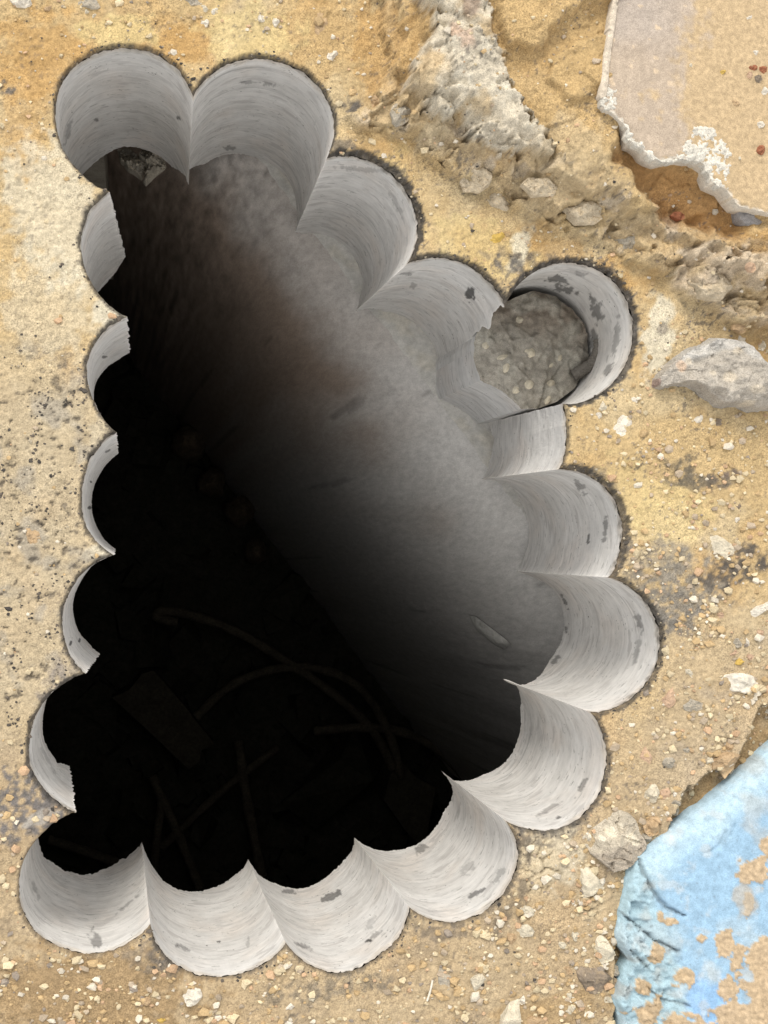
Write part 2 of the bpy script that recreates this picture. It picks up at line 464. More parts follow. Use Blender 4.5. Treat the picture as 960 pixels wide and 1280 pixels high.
# dark smears and cut stones that show in the drilled walls
BLOTS = {'E': [(697,350,15,5,5,.35),(706,362,15,5,15,.35),(746,388,7,16,-15,.4),(741,425,5,18,10,.45),(760,462,4,12,40,.45),(725,342,10,3,10,.6),(770,420,4,22,5,.6)],
 'D': [(588,369,6,8,0,.2),(516,357,5,4,0,.65),(509,343,8,2,0,.6)], 'C': [(455,212,40,3,5,.7),(495,255,3,22,-30,.75)],
 'B': [(310,103,12,2,0,.6),(336,105,8,3,10,.6),(289,185,8,3,0,.5)], 'A': [(85,165,3,14,15,.6),(120,150,3,2,0,.4),(224,148,3,2,40,.3)],
 'G': [(725,608,5,11,-40,.5),(756,660,3,16,5,.5),(735,675,2,6,10,.3)], 'H': [(798,775,4,14,-20,.55),(694,825,8,4,-45,.45),(705,750,2,10,-25,.4),(797,810,3,20,15,.65),(708,787,2,6,0,.4)],
 'I': [(729,980,3,13,30,.5),(683,1013,18,2.5,-28,.6),(697,1023,4,2,-30,.3)], 'J': [(527,1060,9,5,-40,.5),(594,1117,15,3,-33,.35),(624,1094,5,13,25,.65),(585,1085,6,11,40,.75)],
 'K': [(414,1120,12,5,-28,.35),(362,1114,9,4,10,.45),(380,1183,9,3,22,.5),(461,1176,4,2,-10,.15),(463,1155,4,10,35,.75),(470,1168,8,3,-35,.65)],
 'L': [(228,1184,10,3,25,.55),(274,1177,3,1.5,0,.2),(310,1178,2,8,10,.7),(225,1090,9,2,20,.7)], 'M': [(120,1175,7,12,-20,.5),(160,1130,18,2,-40,.6),(45,1115,3,14,-20,.7)],
 'N': [(60,950,2,22,-30,.75)], 'O': [(88,805,2,3,0,.2),(100,800,2,3,0,.2)], 'P': [(114,602,2,2,0,.2),(112,635,2,2,0,.2),(134,564,5,1.5,-25,.35)], 'Q': [(130,446,5,2,0,.3)]}
rng = np.random.default_rng(3)
for i, k in enumerate(ORDER):
    b = BORES[k]; NT = 190; NZ = 80
    ka = ORDER[i - 1] + k; kb = k + ORDER[(i + 1) % 18]
    s = np.linspace(0, 1, NT)
    th_t = np.interp(s, np.linspace(0, 1, len(b['th'])), b['th']) if False else b['th'][0] + (b['th'][-1] - b['th'][0]) * s
    # lower edge height along the arc
    pts = sorted([ray_bore(k, p) for p in LOW.get(k, [])], key=lambda v: v[0])
    lt = [p[0] for p in pts]; lz = [min(max(p[1], -.31 * H), -.15 * H) for p in pts]
    def ends(key, top):
        if key in TIP:
            return np.r_[top, 0], TIP[key]
        return np.r_[top, 0], np.r_[top, -.25 * H]
    A0, A1 = ends(ka, b['a']); B0, B1 = ends(kb, b['b'])
    if k == 'D':
        B1 = at([(541, 462)], -.25 * H)[0]
    ta = ang(A1[:2] - b['c']); tb = ang(B1[:2] - b['c'])
    ta += 2 * np.pi * np.round((b['th'][0] - ta) / (2 * np.pi)); tb += 2 * np.pi * np.round((b['th'][-1] - tb) / (2 * np.pi))
    sg = 1 if b['th'][-1] > b['th'][0] else -1
    L = sorted([(ta, A1[2])] + list(zip(lt, lz)) + [(tb, B1[2])])
    if k in 'E': L = [(-20, -.27 * H), (20, -.27 * H)]
    xs = np.array([x[0] for x in L]); ys = np.array([x[1] for x in L])
    V = np.zeros((NZ, NT, 3)); UV = np.zeros((NZ, NT, 2)); C = np.ones((NZ, NT, 3))
    jag = {'D': 0.0}.get(k, 0)
    u0 = i * 3.7
    for j in range(NZ):
        fz = (j / (NZ - 1)) ** 1.0
        ea = A0 + (A1 - A0) * fz; eb = B0 + (B1 - B0) * fz
        for key_, e_ in ((ka, ea), (kb, eb)):
            if key_ in TIP:
                cc_ = BORES[key_[0]]['c'] - BORES[key_[1]]['c']; nn_ = np.array([-cc_[1], cc_[0]]) / np.linalg.norm(cc_)
                hs_ = sum(map(ord, key_)); am = .0022 if key_ in ('RA', 'QR', 'PQ', 'OP', 'NO', 'MN', 'BC') else .0009
                e_[:2] += nn_ * am * fbm(np.array([fz * 90.]), np.array([hs_ * 1.7]), 5., hs_, 3)[0] * min(1, fz * 12) * min(1, (1 - fz) * 12)
        da = ea[:2] - b['c']; db = eb[:2] - b['c']
        t0 = ang(da); t0 += 2 * np.pi * np.round((b['th'][0] - t0) / (2 * np.pi))
        t1 = ang(db); t1 += 2 * np.pi * np.round((b['th'][-1] - t1) / (2 * np.pi))
        if k == 'D':   # the right end is broken away along a ragged line
            J = [(631,374),(622,398),(601,414),(586,434),(562,452),(541,462)]
            JJ = [ray_bore('D', p, zhi=0) for p in J]; JJ = sorted([(min(1, q_[1] / (-.25 * H)), q_[0]) for q_ in JJ])
            g = np.interp(fz, [q_[0] for q_ in JJ], [q_[1] for q_ in JJ])
            t1 = g + .16 * (vnoise(np.array([fz * 15.]), np.array([.5]))[0] - .5) + .08 * (vnoise(np.array([fz * 37.]), np.array([4.5]))[0] - .5)
        ss = s
        th = t0 + (t1 - t0) * ss
        r = bore_r(k, th)
        ra = np.linalg.norm(da); rb = np.linalg.norm(db)
        wa = (1 - ss) ** 6; wb = ss ** 6
        r = r + (ra - r) * wa
        if k != 'D': r = r + (rb - r) * wb
        zl = np.interp(th, xs, ys)
        rag = .004 * fbm(th * 60 + i * 31, th * 0, 3.0, 5, 3) + (.012 * np.clip(fbm(th * 40, th * 0 + 3, 6.0, 9, 2), 0, 1) if k in 'MNO' else 0)
        edge = np.minimum(ss, 1 - ss)
        z0 = -.006 - .004 * (1 + fbm(th * 30, th * 0 + i, 4., 21, 3))
        z = z0 + (zl + rag - z0) * fz
        rough_ = .0005 * fbm(th * 40 + i * 9, z * 1500, 8., 33, 3)
        chp = np.clip(fbm(th * 45, th * 0 + i * 13., 9., 71, 4) - .12, 0, 1) * .0024 + .0007 * np.clip(fbm(th * 45, th * 0 + i * 3., 2.5, 72, 2), 0, 1)
        r = r + (rough_ * (fz > 0) + chp * np.exp(-(z0 - z) / (.003 + .004 * vnoise(th * 9, th * 0 + i, 73)))) * (1 - np.exp(-edge * 60))
        V[j, :, 0] = b['c'][0] + r * np.cos(th); V[j, :, 1] = b['c'][1] + r * np.sin(th); V[j, :, 2] = z
        UV[j, :, 0] = u0 + th * R0; UV[j, :, 1] = z + i * .61
        gr = sst(.003, .016, -z - .008 - .009 * fbm(th * 30, th * 0 + 7. + i, 12., 50, 4))
        dirt = {'E': .5, 'G': .7, 'H': .7, 'D': .6, 'C': .6, 'A': .4, 'B': .4, 'N': .6, 'O': .5, 'P': .4, 'Q': .5, 'R': .5}.get(k, .2)
        n_ = np.clip(.5 + .8 * fbm(th * 50 + i * 7, z * 900, 6., 61, 3), 0, 1)
        f = 1 - dirt * (1 - gr) * n_
        C[j] = f[:, None] * np.array([1, .985, .965])[None] ** (1 + 4 * (1 - gr))[:, None]
        wh = np.exp(-edge * 70) * .22
        C[j] *= (1 + wh[:, None])
    for (cx, cy, rx, ry, rt, kk_) in BLOTS.get(k, []):
        bx, by = topx(V[..., 0], V[..., 1], V[..., 2]); cn, sn = math.cos(math.radians(rt)), math.sin(math.radians(rt))
        q_ = np.hypot(((bx - cx) * cn + (by - cy) * sn) / rx, (-(bx - cx) * sn + (by - cy) * cn) / ry) + .75 * fbm(bx, by, 7, int(cx), 4)
        C *= (1 - (1 - kk_) * sst(1.05, .82, q_))[..., None]
    idx = np.arange(NZ * NT).reshape(NZ, NT)
    F = np.stack([idx[:-1, :-1].ravel(), idx[1:, :-1].ravel(), idx[1:, 1:].ravel(), idx[:-1, 1:].ravel()], 1)
    WALLS[k] = (V.reshape(-1, 3), F, UV.reshape(-1, 2), C.reshape(-1, 3))
    top = V[0][:, :2]
    px, py = topx(top[:, 0], top[:, 1])
    st = 5 if k != 'F' else 9
    OUT += list(zip(px[::st], py[::st])); OWN += [i] * len(px[::st])
OUT = np.array(OUT); OWN = np.array(OWN)

# ------------------------------------------------------------------ terrain
step = .0018
lox, hix = at([(-140, 640)])[0, 0], at([(1130, 640)])[0, 0]
hiy, loy = at([(480, -170)])[0, 1] * 1.03, at([(480, 1450)])[0, 1] * 1.03
def axis(lo, hi):
    a = np.arange(lo, hi, step); g = step; left = []; right = []; x = lo
    while x > -9: g *= 1.35; x -= g; left.append(x)
    g = step; x = a[-1]
    while x < 9: g *= 1.35; x += g; right.append(x)
    return np.r_[left[::-1], a, right]
gx, gy = axis(lox, hix), axis(loy, hiy)
GX, GY = np.meshgrid(gx, gy)
PXX, PYY = topx(np.clip(GX, lox - .5, hix + .5), np.clip(GY, loy - .5, hiy + .5))
SD, Q, SEG = polysdf(PXX, PYY, OUT)
inside = SD < 0
keep = ~(inside[:-1, :-1] & inside[1:, :-1] & inside[:-1, 1:] & inside[1:, 1:])
qz = at(Q.reshape(-1, 2))
GX = np.where(inside, qz[:, 0].reshape(GX.shape), GX); GY = np.where(inside, qz[:, 1].reshape(GY.shape), GY)
PXX = np.where(inside, Q[..., 0], PXX); PYY = np.where(inside, Q[..., 1], PYY)
SD = np.where(inside, 0, SD)
OWNR = OWN[np.minimum(SEG, len(OWN) - 1)]

SL = [(768,-10),(764,20),(758,62),(751,119),(750,130),(757,137),(765,141),(776,150),(784,160),(786,168),(788,177),(797,180),(803,185),(808,193),(816,198),(827,202),(836,200),(846,198),(858,199),(871,199),(879,204),(885,210),(887,219),(891,229),(900,233),(909,237),(913,243),(918,250),(925,258),(944,262),(965,268),(1120,300),(1120,-160),(778,-160)]
MASS = [(516,-60),(509,20),(527,47),(518,70),(503,108),(512,140),(530,158),(559,166),(580,190),(610,205),(650,208),(693,221),(668,195),(646,172),(620,125),(605,85),(594,44),(585,-60)]
BANDLOW = [(420,150),(470,172),(520,180),(548,213),(590,235),(640,262),(690,288),(735,296),(770,320),(812,342),(838,350),(842,372),(868,378),(890,392),(915,410),(960,414),(1150,420)]
TERR = BANDLOW + [(1150, -300), (440, -300), (455, -60), (480, 60), (470, 130)]
BANDUP = [(470,120),(540,168),(600,205),(650,215),(700,232),(760,262),(800,268),(850,296),(900,330),(960,345),(1150,350)]
UPPER = BANDUP + [(1150, -300), (470, -300)]
LEDGE = [(838,332),(838,360),(846,376),(870,380),(893,394),(915,411),(940,413),(1150,418),(1150,330),(960,330),(900,318),(860,312)]
LOWLINE = [(1000,820),(965,868),(945,892),(932,924),(912,958),(886,966),(866,982),(850,998),(842,1018),(836,1040),(820,1060),(780,1130),(765,1200),(770,1400),(1200,1400),(1200,820)]
def jit(px, py, a, s):   # wander a boundary
    return px + a * fbm(px, py, 26, s, 4), py + a * fbm(px, py, 26, s + 50, 4)

def terrain(px, py, sd, owner):
    h = .0025 * fbm(px, py, 160, 1, 3) + .0022 * fbm(px, py, 45, 2, 4) + .0011 * fbm(px, py, 9, 3, 3)
    jx, jy = jit(px, py, 9, 70)
    d1 = -polysdf(jx, jy, TERR, far=150)[0]; d2 = -polysdf(jx, jy, UPPER, far=150)[0]
    dm = -polysdf(*jit(px, py, 7, 75), MASS, far=60)[0] + 5 * facet(px, py, 15, 76) + 2 * fbm(px, py, 7, 78, 2); dl = -polysdf(*jit(px, py, 6, 77), LEDGE, far=60)[0]
    do = -polysdf(*jit(px, py, 4, 79), LOWLINE, far=120)[0]
    near = sst(10, 60, sd)
    band = sst(-2, 16, d1)
    # the slab top is broken up in ledges towards the upper right
    t1 = d1 + 7 * facet(px, py, 30, 60); t2 = d1 + 12 * facet(px, py, 38, 61) + 9 * fbm(px, py, 60, 62, 3); t3 = d1 + 12 * facet(px, py, 34, 63) + 14 * fbm(px, py, 80, 64, 3)
    h = h + .014 * sst(0, 5, t1) + .015 * sst(18, 23, t2) + .016 * sst(40, 45, t3) + .012 * sst(20, 80, d1) + .008 * sst(0, 50, d2)
    inb = band * (1 - sst(0, 30, d2))
    h = h + inb * (.020 * facet(px + 8 * fbm(px, py, 40, 54, 3), py + 8 * fbm(px, py, 40, 55, 3), 62, 65) + .006 * facet(px + 4 * fbm(px, py, 18, 53, 2), py, 26, 66) + .004 * fbm(px, py, 26, 91, 4))
    am = sst(-1, 5, dm); al = sst(-1, 5, dl)
    h = h + am * (.020 + .014 * facet(px + 6 * fbm(px, py, 30, 52, 3), py, 58, 67) + .005 * facet(px, py, 24, 68) + .003 * fbm(px, py, 16, 95, 4))
    h = h + al * (.016 + .009 * facet(px, py, 34, 69) + .006 * facet(px, py, 15, 59) + .005 * fbm(px, py, 22, 96, 4))
    up2 = sst(5, 40, d2) * (1 - am)
    h = h + up2 * (.005 * facet(px, py, 60, 58) + .003 * fbm(px, py, 40, 57, 4))
    # lumps in the sandy hollow
    lump = -polysdf(*jit(px, py, 6, 98), [(590,-60),(602,60),(612,84),(640,92),(662,82),(672,60),(700,40),(760,25),(780,-60)], far=60)[0]
    h = h + .016 * sst(-2, 6, lump)
    lump2 = -polysdf(*jit(px, py, 6, 99), [(664,92),(662,120),(676,146),(715,148),(745,118),(755,100),(750,60),(700,70)], far=60)[0]
    h = h + .010 * sst(-2, 7, lump2)
    hol = -polysdf(*jit(px, py, 6, 101), [(760,150),(800,205),(850,215),(880,230),(905,255),(930,290),(900,318),(850,300),(810,290),(790,262),(740,215)], far=60)[0]
    h = h - .034 * sst(-6, 22, hol)
    h = h - .020 * sst(-1, 6, do + 4 * facet(px, py, 20, 56)) + .004 * np.exp(-(do / 5) ** 2)
    ds = -polysdf(px, py, SL, far=40)[0]
    h = h - sst(-12, 8, ds) * np.maximum(0, h - .022)                               # nothing stands above the underside of the floor slab
    h = h - .0025 * pits(px, py) - .003 * clay(px, py) * (1 - sst(.03, .16, cells(px + 3 * fbm(px, py, 12, 43, 2), py, 17, 40)))
    # clods
    clod = np.clip(fbm(px, py, 16, 105, 3) - .35, 0, 1) * (.4 + .6 * sst(-.1, .4, fbm(px, py, 140, 106, 2)))
    h = h + .006 * clod * sst(2, 20, sd)
    # the broken, dark crust round the drilled rim
    wid = np.array([2.6,3.2,9,4.5,7,2,9,5,3.5,1.6,1.3,1.3,1.1,4.5,3.5,3.5,3.5,4])[owner] * (1 + .7 * fbm(px, py, 14, 110, 4))
    wid = np.maximum(wid, 1.5)
    cr = 1 - sst(.15, 1.0, sd / wid)
    h = h * sst(-4, 30, sd) * 1.0 + h * 0 - (.0085 + .002 * fbm(px, py, 7, 112, 3)) * cr
    h = h + .003 * cr * fbm(px, py, 6, 113, 3) + .0007 * fbm(px, py, 5, 114, 2)

    return h, dict(d1=d1, d2=d2, dm=dm, dl=dl, do=do, hol=hol, cr=cr, wid=wid, inb=inb, clod=clod)

HZ, MK = terrain(PXX, PYY, SD, OWNR)
fade = sst(-300, -140, PXX) * (1 - sst(1130, 1300, PXX)) * sst(-340, -170, PYY) * (1 - sst(1450, 1650, PYY))
HZ = HZ * fade
def ground_z(px, py):
    w_ = at([(px, py)])[0]
    return float(HZ[min(np.searchsorted(gy, w_[1]), len(gy) - 1), min(np.searchsorted(gx, w_[0]), len(gx) - 1)])

def ground_colour(px, py, sd, owner, m):
    SAND = np.array([.425, .31, .16]); ORANGE = np.array([.40, .245, .095]); CREAM = np.array([.47, .385, .245])
    BROWN = np.array([.36, .25, .13]); WHITE = np.array([.53, .485, .375]); GREY = np.array([.30, .265, .21])
    CRUST = np.array([.055, .05, .045]); PALE = np.array([.52, .465, .365])
    c = np.zeros(px.shape + (3,)) + SAND
    c = lerp(c, CREAM, .55 * sst(-.2, .6, fbm(px, py, 90, 120, 4)))
    c = lerp(c, ORANGE, .6 * sst(.05, .7, fbm(px, py, 110, 130, 4)))
    low = sst(820, 980, py + 40 * fbm(px, py, 120, 131, 3))
    c = lerp(c, np.array([.375, .29, .185]), .8 * low); c = lerp(c, np.array([.29, .225, .15]), .55 * low * sst(.1, .6, fbm(px, py, 70, 132, 4)))                           # duller dust towards the bottom
    right = sst(780, 860, px) * sst(700, 820, py); c = lerp(c, np.array([.39, .31, .205]), .65 * right); c = lerp(c, np.array([.30, .25, .19]), .5 * right * sst(.1, .6, fbm(px, py, 60, 133, 4)))
    for cx, cy, rx, ry, rt, k in ((50,70,60,60,0,.7),(232,60,30,40,60,.8),(400,40,60,50,0,.3),(480,60,40,70,0,.6),(750,350,45,30,0,.7),(30,165,30,60,0,.5),(905,320,70,30,20,.8),(700,320,40,25,0,.5)):
        c = lerp(c, ORANGE, k * blob(px, py, cx, cy, rx, ry, rt, int(cx)))
    for cx, cy, rx, ry, rt, k in ((150,40,50,25,0,.7),(310,40,60,40,0,.6),(600,310,70,35,20,.5),(465,230,30,60,40,.3),(840,640,50,40,0,.5),(780,620,40,50,0,.4)):
        c = lerp(c, np.array([.52, .41, .20]), k * blob(px, py, cx, cy, rx, ry, rt, int(cx)))
    for cx, cy, rx, ry, rt, k in ((70,265,65,95,-20,.62),(125,180,22,50,10,.8),(60,380,60,70,0,.4),(140,400,25,30,0,.8),(125,690,22,14,-20,.9),(128,540,22,20,0,.5),(690,1060,40,50,0,.5),(650,310,12,30,20,.8),(540,180,20,20,0,.4),(720,920,25,40,0,.6)):
        c = lerp(c, WHITE, k * blob(px, py, cx, cy, rx, ry, rt, int(cx + cy)))
    # grey dirty blotches of the left side
    lf = sst(170, 90, px) * sst(380, 520, py) * (1 - sst(860, 980, py))
    c = lerp(c, np.array([.385, .325, .23]), .7 * lf)
    c = lerp(c, GREY, lf * .75 * sst(.15, .55, fbm(px, py, 60, 140, 4)))
    c = lerp(c, np.array([.085, .075, .065]), .65 * pits(px, py))
    allspk = fbm(px, py, 8, 143, 3); c = lerp(c, np.array([.16, .12, .075]), .5 * sst(.62, .8, allspk))
    c = lerp(c, np.array([.50, .41, .27]), .6 * clay(px, py)); c = lerp(c, np.array([.14, .11, .07]), .75 * clay(px, py) * (1 - sst(.02, .12, cells(px + 3 * fbm(px, py, 12, 43, 2), py, 17, 40))))
    # broken concrete of the upper right
    c = lerp(c, np.array([.42, .325, .20]), .7 * np.clip(m['inb'], 0, 1) * sst(-.5, .3, fbm(px, py, 50, 150, 4) + .25))
    c = lerp(c, np.array([.44, .37, .28]), .8 * np.clip(m['inb'], 0, 1) * sst(.25, .6, fbm(px, py, 34, 151, 4)))
    c = lerp(c, np.array([.415, .285, .135]), .75 * sst(15, 55, m['d2']))
    c = lerp(c, PALE, .92 * sst(-1, 3, m['dm']) * (1 - .65 * sst(.15, .6, fbm(px, py, 55, 153, 4))))
    c = lerp(c, np.array([.55, .50, .40]), .7 * sst(-1, 3, m['dm']) * sst(.1, .6, fbm(px, py, 30, 154, 4)))
    c = lerp(c, np.array([.50, .34, .25]), .6 * blob(px, py, 555, 75, 12, 22, -30, 3))
    c = lerp(c, np.array([.28, .21, .16]), .8 * blob(px, py, 570, 38, 12, 14, 20, 4, .3))
    c = lerp(c, np.array([.49, .40, .29]), .85 * sst(-1, 6, m['dl']) * sst(-.5, .1, fbm(px, py, 50, 155, 4)))
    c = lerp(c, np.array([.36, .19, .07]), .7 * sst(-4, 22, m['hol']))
    c = lerp(c, WHITE, .8 * blob(px, py, 822, 420, 20, 55, 8, 9, .6))
    c = lerp(c, np.array([.22, .19, .15]), .8 * blob(px, py, 826, 412, 8, 8, 0, 11, .4))
    c = lerp(c, np.array([.46, .36, .22]), .6 * blob(px, py, 690, 205, 50, 40, 0, 5))
    # lowered dark soil beside the blue block
    c = lerp(c, np.array([.27, .175, .08]), .75 * sst(2, 14, m['do']) * (1 - .5 * sst(.1, .7, fbm(px, py, 40, 160, 3))))
    c = lerp(c, np.array([.275, .19, .10]), .85 * blob(px, py, 110, 1245, 150, 62, 0, 8))
    c = lerp(c, np.array([.31, .215, .11]), .7 * blob(px, py, 690, 1265, 70, 25, -10, 13))
    # bitumen scraps and dark stains
    def dark(cx, cy, rx, ry, rt, k, s, colr=(.11, .10, .09), j=.7):
        nonlocal c
        c = lerp(c, np.array(colr), k * blob(px, py, cx, cy, rx, ry, rt, s, j) * sst(-.55, .2, fbm(px, py, 11, 170 + s, 3)))
    dark(436,133,20,9,5,.95,1); dark(6,112,14,9,0,.9,2); dark(632,330,22,12,20,.9,3); dark(652,318,14,6,10,.85,4,(.10,.075,.05))
    dark(850,735,58,52,-20,.85,5,(.19,.175,.15)); dark(915,712,52,22,-25,.95,6,(.085,.075,.065)); dark(842,772,38,32,0,.85,7,(.16,.145,.125)); dark(820,700,40,26,0,.6,28,(.2,.18,.15))
    dark(858,588,26,20,30,.95,8,(.13,.11,.08)); dark(905,600,26,12,-15,.95,9,(.12,.095,.08)); dark(870,603,40,9,0,.7,19,(.13,.11,.08))
    dark(38,1010,48,45,-20,.95,10,(.13,.12,.115)); dark(215,1185,30,40,30,.8,11,(.13,.11,.085)); dark(190,1200,40,20,10,.6,12,(.15,.125,.1))
    dark(400,1238,90,16,-5,.7,13,(.17,.145,.11)); dark(358,1192,14,14,0,.7,14,(.2,.17,.13)); dark(510,1150,16,14,0,.6,15,(.2,.17,.12))
    dark(640,1130,18,40,20,.75,16,(.14,.115,.085)); dark(560,1165,50,10,0,.65,17,(.13,.11,.09)); dark(655,1065,10,28,0,.8,18,(.12,.10,.08))
    dark(430,185,18,16,20,.7,20); dark(700,560,10,40,0,.6,21,(.14,.12,.1)); dark(745,610,40,22,35,.7,22,(.15,.125,.095))
    dark(790,720,24,16,30,.5,23,(.2,.17,.13)); dark(690,1045,40,12,-25,.7,24,(.13,.115,.095)); dark(90,838,40,20,-30,.5,25,(.24,.21,.18))
    dark(62,900,14,70,8,.5,26,(.22,.2,.19)); dark(660,325,60,10,10,.5,27)
    c = lerp(c, np.array([.36, .33, .29]), .85 * blob(px, py, 48, 1022, 22, 9, -25, 31, .5))
    # crust of the rim
    halo = 1 - sst(.4, 1.7, sd / (m['wid'] + 2)); kk = np.array([.55,.75,.9,.85,.95,.6,.95,.8,.8,.65,.75,.8,.45,.75,.6,.6,.6,.6])[owner]
    c = lerp(c, CRUST * 1.8, kk * .7 * sst(.42, .62, fbm(px, py, 6, 180, 3) + .7 * halo - .25 + .55 * fbm(px, py, 60, 181, 2)))
    kc = np.array([.75,.8,.92,.85,.92,.6,.85,.8,.7,.55,.6,.55,.3,.8,.75,.75,.75,.75])[owner]
    c = lerp(c, CRUST * (1 + 1.4 * np.clip(fbm(px, py, 9, 182, 3), 0, 1))[..., None], kc * sst(.08, .35, m['cr']))
    tanrim = np.isin(owner, [6, 7, 0]) * sst(.6, 1., m['cr']) * .6
    c = lerp(c, np.array([.26, .20, .13]), tanrim * sst(-.2, .5, fbm(px, py, 20, 183, 3)))
    c = c * (1 + .16 * fbm(px, py, 5, 190, 3) + .10 * fbm(px, py, 30, 191, 3))[..., None]
    return np.clip(c, .02, .8)

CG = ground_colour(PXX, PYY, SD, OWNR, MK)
idx = np.arange(GX.size).reshape(GX.shape)
Fq = np.stack([idx[:-1, :-1], idx[:-1, 1:], idx[1:, 1:], idx[1:, :-1]], -1)
fm = (MK['dm'] > 0)[:-1, :-1]; fl = (MK['dl'] > 0)[:-1, :-1] & (np.abs(PXX[:-1, :-1] - 950) < 180)
VG = np.stack([GX, GY, HZ], -1).reshape(-1, 3); CGf = CG.reshape(-1, 3)
def sub(mask, name, mat, origin=None):
    F = Fq[mask]; u = np.unique(F); rm = -np.ones(GX.size, int); rm[u] = np.arange(len(u))
    return mesh_np(name, VG[u], rm[F], mat, col=CGf[u], origin=origin)
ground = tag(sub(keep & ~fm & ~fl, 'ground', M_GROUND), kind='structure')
o = sub(keep & fm, 'concrete_outcrop', M_ROCK, origin=at([(570, 110)], .02)[0])
tag(o, 'pale rough concrete mass bedded in sand left of the orange hollow', 'concrete')
o = sub(keep & fl & ~fm, 'concrete_ledge', M_ROCK, origin=at([(910, 370)], .03)[0])
tag(o, 'knobbly beige concrete ledge above the big grey broken lump', 'concrete')

for k in ORDER:
    V, F, UV, C = WALLS[k]
    mesh_np('bore_wall', V, F, M_BORE, parent=ground, uv=UV, col=C)

# ------------------------------------------------------------------ void below the slab
def T(p, z=-.25 * H): return at([p], z)[0]
# long concrete wall of the void: its head line runs under the right-hand holes
pa, pb = T((180, 34)), T((1010, 1146))
def void_wall():
    nu, nv = 300, 220
    U = np.linspace(0, 1, nu); W = np.linspace(0, 1, nv) ** 1.6
    d = (pb - pa)[:2]; Ln = np.linalg.norm(d); d = d / Ln; n = np.array([-d[1], d[0]])
    if n @ np.array([-1., -1.]) < 0: n = -n                     # towards the opening
    UU, WW = np.meshgrid(U, W); depth = 2.0 * WW
    s_ = UU * Ln * 1180; t_ = depth * 1180; tt = t_; t_ = 60 * np.log1p(tt / 60) * 1.0
    off = .0035 * fbm(s_, t_, 120, 301, 4) + .078 * (1 - np.exp(-depth / .13)) + .035 * depth - .02 * np.exp(-depth / .02)
    X = pa[0] + d[0] * UU * Ln + n[0] * off; Y = pa[1] + d[1] * UU * Ln + n[1] * off
    Z = pa[2] - .012 - depth
    rough_ = sst(.09, .0, depth) * .003 * fbm(s_, t_, 18, 303, 4)
    X = X + n[0] * rough_; Y = Y + n[1] * rough_
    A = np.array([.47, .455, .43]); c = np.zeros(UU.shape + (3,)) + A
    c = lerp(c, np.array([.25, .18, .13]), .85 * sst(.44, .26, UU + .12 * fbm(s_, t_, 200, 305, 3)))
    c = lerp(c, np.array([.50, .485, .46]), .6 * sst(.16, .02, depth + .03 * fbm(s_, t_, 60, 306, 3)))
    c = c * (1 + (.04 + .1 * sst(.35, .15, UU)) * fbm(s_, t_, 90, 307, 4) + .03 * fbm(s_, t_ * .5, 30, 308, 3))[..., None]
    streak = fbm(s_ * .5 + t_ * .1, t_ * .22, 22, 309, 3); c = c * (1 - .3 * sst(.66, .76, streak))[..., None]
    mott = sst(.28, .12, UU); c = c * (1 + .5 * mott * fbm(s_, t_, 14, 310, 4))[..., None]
    i_ = np.arange(nu * nv).reshape(nv, nu)
    F = np.stack([i_[:-1, :-1].ravel(), i_[1:, :-1].ravel(), i_[1:, 1:].ravel(), i_[:-1, 1:].ravel()], 1)
    V = np.stack([X, Y, Z], -1)
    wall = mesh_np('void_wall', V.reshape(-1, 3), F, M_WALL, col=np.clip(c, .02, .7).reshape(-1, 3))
    # rough bearing on top of the wall, running back under the slab
    nb = 60
    B = np.linspace(0, 1, nb); BB, UB = np.meshgrid(B, U, indexing='ij'); s2 = UB * Ln * 1180; t2 = BB * .16 * 1180
    zz = V[0, :, 2][None] + .003 * fbm(s2, t2, 26, 321, 4) * sst(0, .06, BB) + .012 * sst(0, .12, BB)
    xx = V[0, :, 0][None] - n[0] * BB * .17; yy = V[0, :, 1][None] - n[1] * BB * .17
    cc = np.zeros(UB.shape + (3,)) + np.array([.46, .445, .41])
    cc = lerp(cc, np.array([.50, .46, .38]), .5 * sst(0, .6, fbm(s2, t2, 40, 323, 4))); cc = cc * (1 + .15 * fbm(s2, t2, 12, 324, 3))[..., None]
    i_ = np.arange(nu * nb).reshape(nb, nu)
    F = np.stack([i_[:-1, :-1].ravel(), i_[:-1, 1:].ravel(), i_[1:, 1:].ravel(), i_[1:, :-1].ravel()], 1)
    mesh_np('bearing_ledge', np.stack([xx, yy, zz], -1).reshape(-1, 3), F, M_WALL, parent=wall, col=cc.reshape(-1, 3))
    ms_ = [(586,768),(596,770),(608,780),(622,790),(634,798),(640,806),(632,810),(618,802),(604,791),(592,780)]
    m_ = np.array(ms_, float); UW = []
    # lay the smear on the wall face: nearest wall vertex in sight-line space
    fx, fy = topx(V[..., 0], V[..., 1], V[..., 2])
    rows = []
    for p_ in m_:
        k_ = np.argmin((fx - p_[0]) ** 2 + (fy - p_[1]) ** 2); rows.append(V.reshape(-1, 3)[k_] + np.array([n[0], n[1], .3]) * .002)
    rows = np.array(rows); cen = rows.mean(0) + np.array([n[0], n[1], .3]) * .008
    mv = np.r_[rows, [cen], rows + (cen - rows) * .45 + np.array([n[0], n[1], .2]) * .004]; nn_ = len(rows)
    fs = [[q_, (q_ + 1) % nn_, nn_ + 1 + (q_ + 1) % nn_, nn_ + 1 + q_] for q_ in range(nn_)] + [[nn_ + 1 + q_, nn_ + 1 + (q_ + 1) % nn_, nn_, nn_] for q_ in range(nn_)]
    mesh_np_poly('mortar_smear', mv, fs, M_SMEAR, parent=wall)
    return tag(wall, 'smooth grey concrete wall fading into the dark void under the drilled edge', 'wall')
void_wall()

